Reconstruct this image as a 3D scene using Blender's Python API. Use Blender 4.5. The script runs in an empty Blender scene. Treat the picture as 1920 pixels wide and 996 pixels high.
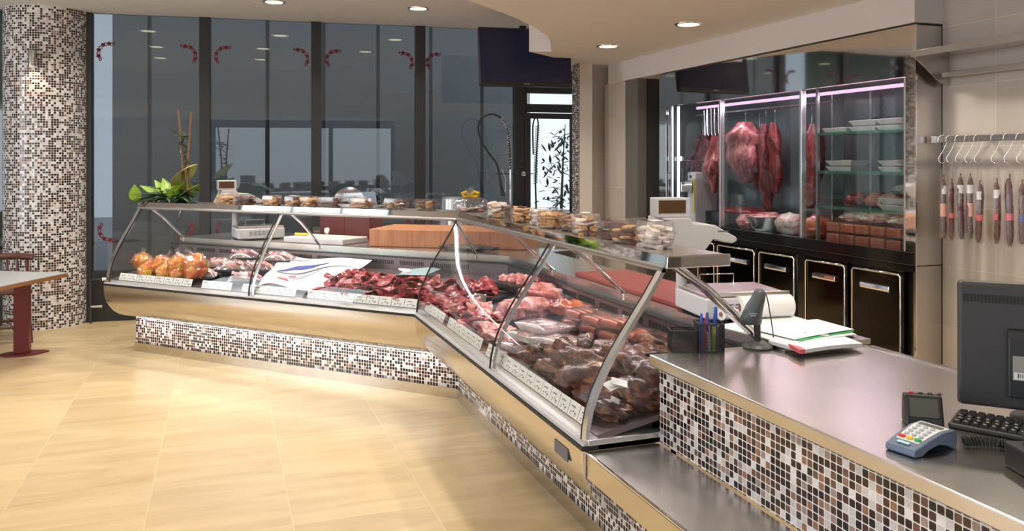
import bpy, math, random
from mathutils import Vector, Matrix, noise
random.seed(7)
S = bpy.context.scene
C = S.collection
PI = math.pi
# ---------------------------------------------------------------- camera
FPX, HY, EYE = 1550.0, 304.0, 1.55          # focal length and horizon row in a 1920x996 frame, eye height
YAW = math.atan(545 / FPX)
cA, sA = math.cos(YAW), math.sin(YAW)
cd = bpy.data.cameras.new('camera'); cam = bpy.data.objects.new('camera', cd); C.objects.link(cam)
cam.location = (0, 0, EYE); cam.rotation_euler = (PI / 2, 0, -YAW)
cd.sensor_width = 36; cd.lens = 36 * FPX / 1920; cd.shift_y = -(498 - HY) / 1920
cd.clip_start = 0.02; cd.clip_end = 200
S.camera = cam
# ---------------------------------------------------------------- world, exposure
w = bpy.data.worlds.new('world'); S.world = w; w.use_nodes = True
bg = w.node_tree.nodes['Background']; bg.inputs[0].default_value = (0.91, 0.955, 1.0, 1); bg.inputs[1].default_value = 1.5
S.view_settings.view_transform = 'Standard'; S.view_settings.look = 'None'
S.view_settings.exposure = -0.03; S.view_settings.gamma = 1.0; S.view_settings.use_curve_mapping = False
S.cycles.max_bounces = 10; S.cycles.transparent_max_bounces = 40; S.cycles.glossy_bounces = 6
S.cycles.diffuse_bounces = 4; S.cycles.sample_clamp_indirect = 6.0
S.cycles.caustics_reflective = False; S.cycles.caustics_refractive = False

def area(name, loc, direction, sx, sy, power, col=(1, 1, 1), spread=PI):
    l = bpy.data.lights.new(name, 'AREA'); l.shape = 'RECTANGLE'; l.size = sx; l.size_y = sy
    l.energy = power; l.color = col; l.spread = spread
    o = bpy.data.objects.new(name, l); C.objects.link(o); o.location = loc
    o.rotation_euler = Vector(direction).to_track_quat('-Z', 'Y').to_euler()
    return o
DAY = (0.86, 0.93, 1.0)
# daylight at the shop windows (left side and behind the photographer), just outside their panes
area('daylight_left', (-5.75, 5.75, 1.75), (1, 0, 0), 2.1, 2.2, 95, DAY)
area('daylight_left_near', (-5.75, 0.2, 1.6), (1, 0, 0), 4.2, 2.0, 105, DAY)
area('daylight_back', (-0.3, -3.25, 1.75), (0, 1, 0), 4.2, 1.9, 24, (0.72, 0.85, 1.0))

# ---------------------------------------------------------------- pixel -> place helpers (layout only)
def ray(u, v):
    r = (u - 960) / FPX
    return (r * cA + sA, -r * sA + cA, -(v - HY) / FPX)
def at_z(u, v, z):
    d = ray(u, v); t = (z - EYE) / d[2]; return (t * d[0], t * d[1], z)
def at_x(u, v, x):
    d = ray(u, v); t = x / d[0]; return (x, t * d[1], EYE + t * d[2])
def at_d(u, v, F):
    d = ray(u, v); return (F * d[0], F * d[1], EYE + F * d[2])
def at_plane(u, v, p, q):
    d = ray(u, v); n = (-(q[1] - p[1]), q[0] - p[0]); t = (n[0] * p[0] + n[1] * p[1]) / (n[0] * d[0] + n[1] * d[1])
    return (t * d[0], t * d[1], EYE + t * d[2])
# frames of the two wings of the display case: s runs along the wing from the corner, t out towards the customer
COR = (1.462, 5.222)
_a = math.radians(43.7)
WING = {'L': ((-math.sin(_a), math.cos(_a)), (-math.cos(_a), -math.sin(_a))), 'R': ((0.0, -1.0), (-1.0, 0.0))}
def W(fr, s, t, z):
    d, n = WING[fr]; return (COR[0] + d[0] * s + n[0] * t, COR[1] + d[1] * s + n[1] * t, z)
def wing_st(fr, p):
    d, n = WING[fr]; q = (p[0] - COR[0], p[1] - COR[1]); return q[0] * d[0] + q[1] * d[1], q[0] * n[0] + q[1] * n[1]
MIT = 0.4                                    # mitre: s = MIT * t at the corner

# ---------------------------------------------------------------- mesh builder
class MB:
    def __init__(s): s.v = []; s.f = []; s.uv = []; s.mi = []
    def add(s, vs, fs, uvs=None, m=0):
        o = len(s.v); s.v += [tuple(map(float, p)) for p in vs]
        for k, f in enumerate(fs):
            s.f.append(tuple(i + o for i in f)); s.uv.append(uvs[k] if uvs else None); s.mi.append(m)
        return s
    def box(s, x0, x1, y0, y1, z0, z1, m=0):
        v = [(x, y, z) for z in (z0, z1) for x, y in ((x0, y0), (x1, y0), (x1, y1), (x0, y1))]
        return s.add(v, [(3, 2, 1, 0), (4, 5, 6, 7), (0, 1, 5, 4), (1, 2, 6, 5), (2, 3, 7, 6), (3, 0, 4, 7)], m=m)
    def cbox(s, c, d, rz=0, rx=0, ry=0, m=0):
        M = Matrix.Rotation(rz, 3, 'Z') @ Matrix.Rotation(ry, 3, 'Y') @ Matrix.Rotation(rx, 3, 'X')
        v = []
        for z in (-1, 1):
            for x, y in ((-1, -1), (1, -1), (1, 1), (-1, 1)):
                v.append(Vector(c) + M @ Vector((x * d[0] / 2, y * d[1] / 2, z * d[2] / 2)))
        return s.add(v, [(3, 2, 1, 0), (4, 5, 6, 7), (0, 1, 5, 4), (1, 2, 6, 5), (2, 3, 7, 6), (3, 0, 4, 7)], m=m)
    def prism(s, poly, fn0, fn1, m=0):       # poly of 2-D points mapped by two functions to the two caps
        n = len(poly); v = [fn0(*p) for p in poly] + [fn1(*p) for p in poly]
        fs = [tuple(range(n - 1, -1, -1)), tuple(range(n, 2 * n))] + [(i, (i + 1) % n, n + (i + 1) % n, n + i) for i in range(n)]
        return s.add(v, fs, m=m)
    def slab(s, poly, z0, z1, m=0):
        return s.prism(poly, lambda x, y: (x, y, z0), lambda x, y: (x, y, z1), m)
    def tube(s, path, r, n=10, closed=False, m=0):
        path = [Vector(p) for p in path]; N = len(path)
        rad = r if isinstance(r, (list, tuple)) else [r] * N
        up = None; v = []
        for i, p in enumerate(path):
            a = path[(i - 1) % N] if (closed or i > 0) else p; b = path[(i + 1) % N] if (closed or i < N - 1) else p
            t = (b - a)
            t = t.normalized() if t.length > 1e-9 else Vector((0, 0, 1))
            if up is None: up = Vector((0, 0, 1)) if abs(t.z) < 0.9 else Vector((1, 0, 0))
            x = t.cross(up)
            x = x.normalized() if x.length > 1e-6 else t.orthogonal().normalized()
            y = x.cross(t).normalized(); up = y
            for k in range(n):
                q = 2 * PI * k / n; v.append(p + rad[i] * (math.cos(q) * x + math.sin(q) * y))
        fs = []
        for i in range(N if closed else N - 1):
            for k in range(n):
                a = i * n + k; b = i * n + (k + 1) % n; c = ((i + 1) % N) * n + (k + 1) % n; d = ((i + 1) % N) * n + k
                fs.append((a, b, c, d))
        if not closed: fs += [tuple(range(n - 1, -1, -1)), tuple(range((N - 1) * n, N * n))]
        return s.add(v, fs, m=m)
    def lathe(s, prof, n=24, c=(0, 0, 0), m=0, sx=1, sy=1):
        v = []; fs = []; P = len(prof)
        for i in range(n):
            a = 2 * PI * i / n
            for r, z in prof: v.append((c[0] + r * sx * math.cos(a), c[1] + r * sy * math.sin(a), c[2] + z))
        for i in range(n):
            j = (i + 1) % n
            for k in range(P - 1): fs.append((i * P + k, j * P + k, j * P + k + 1, i * P + k + 1))
        fs.append(tuple(i * P for i in range(n))[::-1]); fs.append(tuple(i * P + P - 1 for i in range(n)))
        return s.add(v, fs, m=m)
    def grid(s, fn, nu, nv, th=0.0, m=0):    # open sheet fn(u,v) or, with th, a closed thin one
        def nrm(u, v):
            e = 1e-3; a = Vector(fn(min(u + e, 1), v)) - Vector(fn(max(u - e, 0), v)); b = Vector(fn(u, min(v + e, 1))) - Vector(fn(u, max(v - e, 0)))
            c = a.cross(b); return c.normalized() if c.length > 1e-12 else Vector((0, 0, 1))
        top = [Vector(fn(i / nu, j / nv)) for i in range(nu + 1) for j in range(nv + 1)]
        I = lambda i, j: i * (nv + 1) + j
        fs = [(I(i, j), I(i + 1, j), I(i + 1, j + 1), I(i, j + 1)) for i in range(nu) for j in range(nv)]
        uv = [((i / nu, j / nv), ((i + 1) / nu, j / nv), ((i + 1) / nu, (j + 1) / nv), (i / nu, (j + 1) / nv)) for i in range(nu) for j in range(nv)]
        if not th: return s.add(top, fs, uv, m=m)
        K = len(top); bot = [top[i * (nv + 1) + j] - th * nrm(i / nu, j / nv) for i in range(nu + 1) for j in range(nv + 1)]
        fs2 = fs + [tuple(K + q for q in f[::-1]) for f in fs]; uv2 = uv + [u[::-1] for u in uv]
        for i in range(nu):
            fs2 += [(I(i + 1, 0), I(i, 0), K + I(i, 0), K + I(i + 1, 0)), (I(i, nv), I(i + 1, nv), K + I(i + 1, nv), K + I(i, nv))]; uv2 += [None, None]
        for j in range(nv):
            fs2 += [(I(0, j), I(0, j + 1), K + I(0, j + 1), K + I(0, j)), (I(nu, j + 1), I(nu, j), K + I(nu, j), K + I(nu, j + 1))]; uv2 += [None, None]
        return s.add(top + bot, fs2, uv2, m=m)
    def blob(s, c, r, amp=0.15, freq=1.2, seed=0, nu=20, nv=12, rz=0, flat=0, m=0):
        M = Matrix.Rotation(rz, 3, 'Z'); v = []; fs = []
        for j in range(nv + 1):
            th = PI * j / nv
            for i in range(nu):
                a = 2 * PI * i / nu; d = Vector((math.sin(th) * math.cos(a), math.sin(th) * math.sin(a), math.cos(th)))
                k = 1 + amp * noise.fractal(d * freq + Vector((seed * 7.3, seed * 3.1, seed)), 1.0, 2.0, 3)
                q = Vector((d.x * r[0] * k, d.y * r[1] * k, d.z * r[2] * k))
                if flat and q.z < -r[2] * flat: q.z = -r[2] * flat
                v.append(Vector(c) + M @ q)
        for j in range(nv):
            for i in range(nu):
                a = j * nu + i; b = j * nu + (i + 1) % nu; fs.append((a, a + nu, b + nu, b))
        return s.add(v, fs, m=m)
    def sweep(s, prof, fr, s1, s0=None, close=True, m=0):   # profile [(t,z)] run along a wing, mitred at the corner
        n = len(prof)
        A = [W(fr, (MIT * t if s0 is None else s0), t, z) for t, z in prof]; B = [W(fr, s1, t, z) for t, z in prof]
        fs = [(i, (i + 1) % n, n + (i + 1) % n, n + i) for i in range(n if close else n - 1)]
        if close: fs += [tuple(range(n - 1, -1, -1)), tuple(range(n, 2 * n))]
        if fr == 'R': fs = [f[::-1] for f in fs]
        return s.add(A + B, fs, m=m)
    def mesh(s, name, mats, smooth=None, off=(0, 0, 0)):
        me = bpy.data.meshes.new(name)
        me.from_pydata([(p[0] - off[0], p[1] - off[1], p[2] - off[2]) for p in s.v], [], s.f)
        if any(s.uv):
            ul = me.uv_layers.new(name='UVMap')
            for p, u in zip(me.polygons, s.uv):
                if u:
                    for li, q in zip(p.loop_indices, u): ul.data[li].uv = q
        for mt in (mats if isinstance(mats, (list, tuple)) else [mats]): me.materials.append(mt)
        for p, i in zip(me.polygons, s.mi): p.material_index = i
        me.validate(); me.update()
        import bmesh
        b = bmesh.new(); b.from_mesh(me); bmesh.ops.recalc_face_normals(b, faces=b.faces); b.to_mesh(me); b.free()
        if smooth:
            me.polygons.foreach_set('use_smooth', [True] * len(me.polygons)); me.set_sharp_from_angle(angle=math.radians(smooth))
        return me

def thing(name, label, cat, loc=(0, 0, 0), rz=0, group=None):
    o = bpy.data.objects.new(name, None); C.objects.link(o); o.location = loc; o.rotation_euler = (0, 0, rz)
    o.empty_display_size = 0.05
    o['label'] = label; o['category'] = cat
    if group: o['group'] = group
    return o
def part(name, mb, mat, parent, smooth=None, bevel=0, world=False, label=None, kind=None, loc=None, seg=2):
    off = (0, 0, 0)
    if world:
        q = parent
        while q is not None: off = tuple(a + b for a, b in zip(off, q.location)); q = q.parent
    o = bpy.data.objects.new(name, mb.mesh(name, mat, smooth, off)); C.objects.link(o); o.parent = parent
    if loc: o.location = loc
    if bevel:
        bm = o.modifiers.new('bevel', 'BEVEL'); bm.width = bevel; bm.segments = seg; bm.limit_method = 'ANGLE'; bm.harden_normals = False
    if label: o['label'] = label
    if kind: o['kind'] = kind
    return o
def single(name, mb, mat, label, cat, loc=(0, 0, 0), rz=0, group=None, smooth=None, bevel=0, world=False, kind=None):
    o = bpy.data.objects.new(name, mb.mesh(name, mat, smooth, loc if world else (0, 0, 0))); C.objects.link(o)
    o.location = loc; o.rotation_euler = (0, 0, rz)
    o['label'] = label; o['category'] = cat
    if group: o['group'] = group
    if kind: o['kind'] = kind
    if bevel:
        bm = o.modifiers.new('bevel', 'BEVEL'); bm.width = bevel; bm.segments = 2; bm.limit_method = 'ANGLE'
    return o
def struct(name, mb, mat, smooth=None, parent=None, bevel=0):
    o = bpy.data.objects.new(name, mb.mesh(name, mat, smooth)); C.objects.link(o)
    if parent: o.parent = parent
    else: o['kind'] = 'structure'
    if bevel:
        bm = o.modifiers.new('bevel', 'BEVEL'); bm.width = bevel; bm.segments = 2; bm.limit_method = 'ANGLE'
    return o
def dup(root, loc, rz=0, label=None, group=None, scale=None):
    def cp(o, par):
        c = o.copy(); C.objects.link(c); c.parent = par
        for ch in list(o.children): cp(ch, c)
        return c
    r = cp(root, None); r.location = loc; r.rotation_euler = (0, 0, rz)
    if label: r['label'] = label
    if group: r['group'] = group
    if scale: r.scale = scale
    return r
ORD = ['first', 'second', 'third', 'fourth', 'fifth', 'sixth', 'seventh', 'eighth', 'ninth', 'tenth', 'eleventh', 'twelfth',
       'thirteenth', 'fourteenth', 'fifteenth', 'sixteenth', 'seventeenth', 'eighteenth', 'nineteenth', 'twentieth']

# ---------------------------------------------------------------- materials
def nt(name):
    m = bpy.data.materials.new(name); m.use_nodes = True
    return m, m.node_tree, m.node_tree.nodes['Principled BSDF']
def P(name, col, rough=0.5, metal=0.0, var=0.0, scale=20, bump=0.0, coat=0.0, emit=None, es=0, spec=None, coord='Object', stretch=None):
    m, t, b = nt(name); b.inputs['Base Color'].default_value = (*col, 1); b.inputs['Roughness'].default_value = rough
    b.inputs['Metallic'].default_value = metal; b.inputs['Coat Weight'].default_value = coat; b.inputs['Coat Roughness'].default_value = 0.08
    if spec is not None: b.inputs['Specular IOR Level'].default_value = spec
    if emit: b.inputs['Emission Color'].default_value = (*emit, 1); b.inputs['Emission Strength'].default_value = es
    if var or bump:
        tc = t.nodes.new('ShaderNodeTexCoord'); n = t.nodes.new('ShaderNodeTexNoise'); n.inputs['Scale'].default_value = scale
        n.inputs['Detail'].default_value = 4
        mp = t.nodes.new('ShaderNodeMapping'); t.links.new(tc.outputs[coord], mp.inputs[0]); t.links.new(mp.outputs[0], n.inputs['Vector'])
        if stretch: mp.inputs['Scale'].default_value = stretch
        if var:
            r = t.nodes.new('ShaderNodeValToRGB'); e = r.color_ramp.elements
            e[0].position = 0.3; e[1].position = 0.7
            e[0].color = (*[max(0, c * (1 - var)) for c in col], 1); e[1].color = (*[min(1, c * (1 + var)) for c in col], 1)
            t.links.new(n.outputs['Fac'], r.inputs[0]); t.links.new(r.outputs[0], b.inputs['Base Color'])
        if bump:
            u = t.nodes.new('ShaderNodeBump'); u.inputs['Strength'].default_value = bump; u.inputs['Distance'].default_value = 0.01
            t.links.new(n.outputs['Fac'], u.inputs['Height']); t.links.new(u.outputs[0], b.inputs['Normal'])
    return m
def ramp_mat(name, stops, scale=8, rough=0.4, bump=0.4, coat=0.0, detail=5, dist=1.5, stretch=None, rnd=True):
    m, t, b = nt(name); b.inputs['Roughness'].default_value = rough; b.inputs['Coat Weight'].default_value = coat; b.inputs['Coat Roughness'].default_value = 0.1
    tc = t.nodes.new('ShaderNodeTexCoord'); mp = t.nodes.new('ShaderNodeMapping'); n = t.nodes.new('ShaderNodeTexNoise')
    t.links.new(tc.outputs['Object'], mp.inputs[0]); t.links.new(mp.outputs[0], n.inputs['Vector'])
    if stretch: mp.inputs['Scale'].default_value = stretch
    if rnd:
        oi = t.nodes.new('ShaderNodeObjectInfo'); mu = t.nodes.new('ShaderNodeMath'); mu.operation = 'MULTIPLY'; mu.inputs[1].default_value = 13.0
        t.links.new(oi.outputs['Random'], mu.inputs[0]); t.links.new(mu.outputs[0], mp.inputs['Location'])
    n.inputs['Scale'].default_value = scale; n.inputs['Detail'].default_value = detail; n.inputs['Distortion'].default_value = dist
    r = t.nodes.new('ShaderNodeValToRGB'); e = r.color_ramp.elements
    while len(e) > 1: e.remove(e[0])
    e[0].position = stops[0][0]; e[0].color = (*stops[0][1], 1)
    for p, c in stops[1:]: q = e.new(p); q.color = (*c, 1)
    t.links.new(n.outputs['Fac'], r.inputs[0]); t.links.new(r.outputs[0], b.inputs['Base Color'])
    if bump:
        u = t.nodes.new('ShaderNodeBump'); u.inputs['Strength'].default_value = bump; u.inputs['Distance'].default_value = 0.006
        t.links.new(n.outputs['Fac'], u.inputs['Height']); t.links.new(u.outputs[0], b.inputs['Normal'])
    return m
def glass(name, tint=(1, 1, 1), refl=1.0, rough=0.0, ior=1.5, milky=0.0, mcol=(0.9, 0.9, 0.95)):
    m = bpy.data.materials.new(name); m.use_nodes = True; t = m.node_tree; t.nodes.clear()
    o = t.nodes.new('ShaderNodeOutputMaterial'); tr = t.nodes.new('ShaderNodeBsdfTransparent'); gl = t.nodes.new('ShaderNodeBsdfGlossy')
    mx = t.nodes.new('ShaderNodeMixShader')
    tr.inputs[0].default_value = (*tint, 1); gl.inputs['Roughness'].default_value = rough
    # Schlick reflectance, the same seen from either face of the sheet
    ge = t.nodes.new('ShaderNodeNewGeometry'); dp = t.nodes.new('ShaderNodeVectorMath'); dp.operation = 'DOT_PRODUCT'
    t.links.new(ge.outputs['Incoming'], dp.inputs[0]); t.links.new(ge.outputs['Normal'], dp.inputs[1])
    def mt(op, a=None, b=None, x=None):
        n = t.nodes.new('ShaderNodeMath'); n.operation = op; n.use_clamp = op == 'ADD'
        if a is not None: t.links.new(a, n.inputs[0])
        if b is not None: n.inputs[1].default_value = b
        if x is not None: n.inputs[0].default_value = x
        return n
    ab = mt('ABSOLUTE', dp.outputs['Value']); om = t.nodes.new('ShaderNodeMath'); om.operation = 'SUBTRACT'; om.inputs[0].default_value = 1; om.use_clamp = True
    t.links.new(ab.outputs[0], om.inputs[1]); pw = mt('POWER', om.outputs[0], 5)
    r0 = min(.9, ((ior - 1) / (ior + 1)) ** 2 * refl); ml = mt('MULTIPLY', pw.outputs[0], (1 - r0) * min(1, refl)); ad = mt('ADD', ml.outputs[0], r0)
    t.links.new(ad.outputs[0], mx.inputs[0])
    base = tr
    if milky:
        di = t.nodes.new('ShaderNodeBsdfDiffuse'); di.inputs[0].default_value = (*mcol, 1); m2 = t.nodes.new('ShaderNodeMixShader'); m2.inputs[0].default_value = milky
        t.links.new(tr.outputs[0], m2.inputs[1]); t.links.new(di.outputs[0], m2.inputs[2]); base = m2
    t.links.new(base.outputs[0], mx.inputs[1]); t.links.new(gl.outputs[0], mx.inputs[2]); t.links.new(mx.outputs[0], o.inputs[0])
    return m
def emis(name, col, s):
    m = bpy.data.materials.new(name); m.use_nodes = True; t = m.node_tree; t.nodes.clear()
    o = t.nodes.new('ShaderNodeOutputMaterial'); e = t.nodes.new('ShaderNodeEmission'); e.inputs[0].default_value = (*col, 1); e.inputs[1].default_value = s
    t.links.new(e.outputs[0], o.inputs[0]); return m
def mosaic_mat(name, light=0.23, pitch=0.0218):
    m, t, b = nt(name); L = t.links
    uv = t.nodes.new('ShaderNodeUVMap'); uv.uv_map = 'UVMap'
    sc = t.nodes.new('ShaderNodeVectorMath'); sc.operation = 'SCALE'; sc.inputs['Scale'].default_value = 1 / pitch; L.new(uv.outputs[0], sc.inputs[0])
    fl = t.nodes.new('ShaderNodeVectorMath'); fl.operation = 'FLOOR'; L.new(sc.outputs[0], fl.inputs[0])
    frc = t.nodes.new('ShaderNodeVectorMath'); frc.operation = 'FRACTION'; L.new(sc.outputs[0], frc.inputs[0])
    wn = t.nodes.new('ShaderNodeTexWhiteNoise'); wn.noise_dimensions = '2D'; L.new(fl.outputs[0], wn.inputs['Vector'])
    r = t.nodes.new('ShaderNodeValToRGB'); r.color_ramp.interpolation = 'CONSTANT'; e = r.color_ramp.elements
    d = 1 - light
    st = [(0, (0.012, 0.010, 0.016)), (0.30 * d, (0.035, 0.016, 0.016)), (0.58 * d, (0.075, 0.035, 0.030)), (0.76 * d, (0.16, 0.085, 0.06)), (0.86 * d, (0.30, 0.16, 0.10)),
          (0.93 * d, (0.36, 0.27, 0.24)), (d, (0.64, 0.61, 0.63)), (d + 0.55 * light, (0.80, 0.79, 0.82))]
    e[0].position = 0; e[0].color = (*st[0][1], 1); e.remove(e[1])
    for p, c in st[1:]: q = e.new(p); q.color = (*c, 1)
    L.new(wn.outputs['Value'], r.inputs[0])
    # streaks in the glass of each piece
    nz = t.nodes.new('ShaderNodeTexNoise'); nz.inputs['Scale'].default_value = 2.2; nz.inputs['Distortion'].default_value = 3; L.new(sc.outputs[0], nz.inputs['Vector'])
    mm = t.nodes.new('ShaderNodeMapRange'); mm.inputs[1].default_value = 0.3; mm.inputs[2].default_value = 0.7; mm.inputs[3].default_value = 0.85; mm.inputs[4].default_value = 1.2
    L.new(nz.outputs['Fac'], mm.inputs[0])
    mv = t.nodes.new('ShaderNodeVectorMath'); mv.operation = 'SCALE'; L.new(r.outputs[0], mv.inputs[0]); L.new(mm.outputs[0], mv.inputs['Scale'])
    # grout mask: distance to the cell edge, rounded corners
    sub = t.nodes.new('ShaderNodeVectorMath'); sub.operation = 'SUBTRACT'; sub.inputs[1].default_value = (0.5, 0.5, 0); L.new(frc.outputs[0], sub.inputs[0])
    sp = t.nodes.new('ShaderNodeSeparateXYZ'); L.new(sub.outputs[0], sp.inputs[0])
    def pw(sock):
        a = t.nodes.new('ShaderNodeMath'); a.operation = 'ABSOLUTE'; L.new(sock, a.inputs[0]); p = t.nodes.new('ShaderNodeMath'); p.operation = 'POWER'; p.inputs[1].default_value = 7; L.new(a.outputs[0], p.inputs[0]); return p.outputs[0]
    ad = t.nodes.new('ShaderNodeMath'); ad.operation = 'ADD'; L.new(pw(sp.outputs[0]), ad.inputs[0]); L.new(pw(sp.outputs[1]), ad.inputs[1])
    gt = t.nodes.new('ShaderNodeMath'); gt.operation = 'GREATER_THAN'; gt.inputs[1].default_value = 0.435 ** 7; L.new(ad.outputs[0], gt.inputs[0])
    mx = t.nodes.new('ShaderNodeMix'); mx.data_type = 'RGBA'; L.new(gt.outputs[0], mx.inputs['Factor']); L.new(mv.outputs[0], mx.inputs['A']); mx.inputs['B'].default_value = (0.82, 0.80, 0.79, 1)
    L.new(mx.outputs['Result'], b.inputs['Base Color'])
    ro = t.nodes.new('ShaderNodeMapRange'); ro.inputs[3].default_value = 0.12; ro.inputs[4].default_value = 0.8; L.new(gt.outputs[0], ro.inputs[0]); L.new(ro.outputs[0], b.inputs['Roughness'])
    bu = t.nodes.new('ShaderNodeBump'); bu.invert = True; bu.inputs['Strength'].default_value = 0.5; bu.inputs['Distance'].default_value = 0.001; L.new(gt.outputs[0], bu.inputs['Height']); L.new(bu.outputs[0], b.inputs['Normal'])
    return m
def tiles_mat(name, base, joint, w_, h_, jw, rough=0.35, veins=0.12, axis='xy', ox=0, oy=0, nscale=(1.2, 6, 1)):
    m, t, b = nt(name); L = t.links; tc = t.nodes.new('ShaderNodeTexCoord'); sp = t.nodes.new('ShaderNodeSeparateXYZ'); L.new(tc.outputs['Object'], sp.inputs[0])
    ax = {'x': 0, 'y': 1, 'z': 2}
    def cell(sock, off, size):
        a = t.nodes.new('ShaderNodeMath'); a.operation = 'SUBTRACT'; a.inputs[1].default_value = off; L.new(sock, a.inputs[0])
        d = t.nodes.new('ShaderNodeMath'); d.operation = 'DIVIDE'; d.inputs[1].default_value = size; L.new(a.outputs[0], d.inputs[0])
        f = t.nodes.new('ShaderNodeMath'); f.operation = 'FLOOR'; L.new(d.outputs[0], f.inputs[0])
        p = t.nodes.new('ShaderNodeMath'); p.operation = 'PINGPONG'; p.inputs[1].default_value = 0.5; L.new(d.outputs[0], p.inputs[0])
        g = t.nodes.new('ShaderNodeMath'); g.operation = 'LESS_THAN'; g.inputs[1].default_value = jw / size / 2; L.new(p.outputs[0], g.inputs[0])
        return f.outputs[0], g.outputs[0]
    f1, g1 = cell(sp.outputs[ax[axis[0]]], ox, w_); f2, g2 = cell(sp.outputs[ax[axis[1]]], oy, h_)
    cb = t.nodes.new('ShaderNodeCombineXYZ'); L.new(f1, cb.inputs[0]); L.new(f2, cb.inputs[1])
    wn = t.nodes.new('ShaderNodeTexWhiteNoise'); wn.noise_dimensions = '2D'; L.new(cb.outputs[0], wn.inputs['Vector'])
    off = t.nodes.new('ShaderNodeVectorMath'); off.operation = 'SCALE'; off.inputs['Scale'].default_value = 20; L.new(wn.outputs['Color'], off.inputs[0])
    mp = t.nodes.new('ShaderNodeMapping'); mp.inputs['Scale'].default_value = nscale; mp.inputs['Rotation'].default_value = (0, 0, 0.35); L.new(tc.outputs['Object'], mp.inputs[0])
    av = t.nodes.new('ShaderNodeVectorMath'); av.operation = 'ADD'; L.new(mp.outputs[0], av.inputs[0]); L.new(off.outputs[0], av.inputs[1])
    n = t.nodes.new('ShaderNodeTexNoise'); n.inputs['Scale'].default_value = 1.0; n.inputs['Detail'].default_value = 6; n.inputs['Distortion'].default_value = 1.2; L.new(av.outputs[0], n.inputs['Vector'])
    r = t.nodes.new('ShaderNodeValToRGB'); e = r.color_ramp.elements; e[0].position = 0.28; e[1].position = 0.72
    e[0].color = (base[0] * (1 - veins), base[1] * (1 - 1.25 * veins), base[2] * (1 - 1.6 * veins), 1); e[1].color = (min(1, base[0] * (1 + veins)), min(1, base[1] * (1 + veins)), min(1, base[2] * (1 + 1.3 * veins)), 1)
    L.new(n.outputs['Fac'], r.inputs[0])
    vr = t.nodes.new('ShaderNodeMapRange'); vr.inputs[3].default_value = 0.93; vr.inputs[4].default_value = 1.06; L.new(wn.outputs['Value'], vr.inputs[0])
    vs = t.nodes.new('ShaderNodeVectorMath'); vs.operation = 'SCALE'; L.new(r.outputs[0], vs.inputs[0]); L.new(vr.outputs[0], vs.inputs['Scale'])
    mxm = t.nodes.new('ShaderNodeMath'); mxm.operation = 'MAXIMUM'; L.new(g1, mxm.inputs[0]); L.new(g2, mxm.inputs[1])
    mx = t.nodes.new('ShaderNodeMix'); mx.data_type = 'RGBA'; L.new(mxm.outputs[0], mx.inputs['Factor']); L.new(vs.outputs[0], mx.inputs['A']); mx.inputs['B'].default_value = (*joint, 1)
    L.new(mx.outputs['Result'], b.inputs['Base Color']); b.inputs['Roughness'].default_value = rough
    return m

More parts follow.
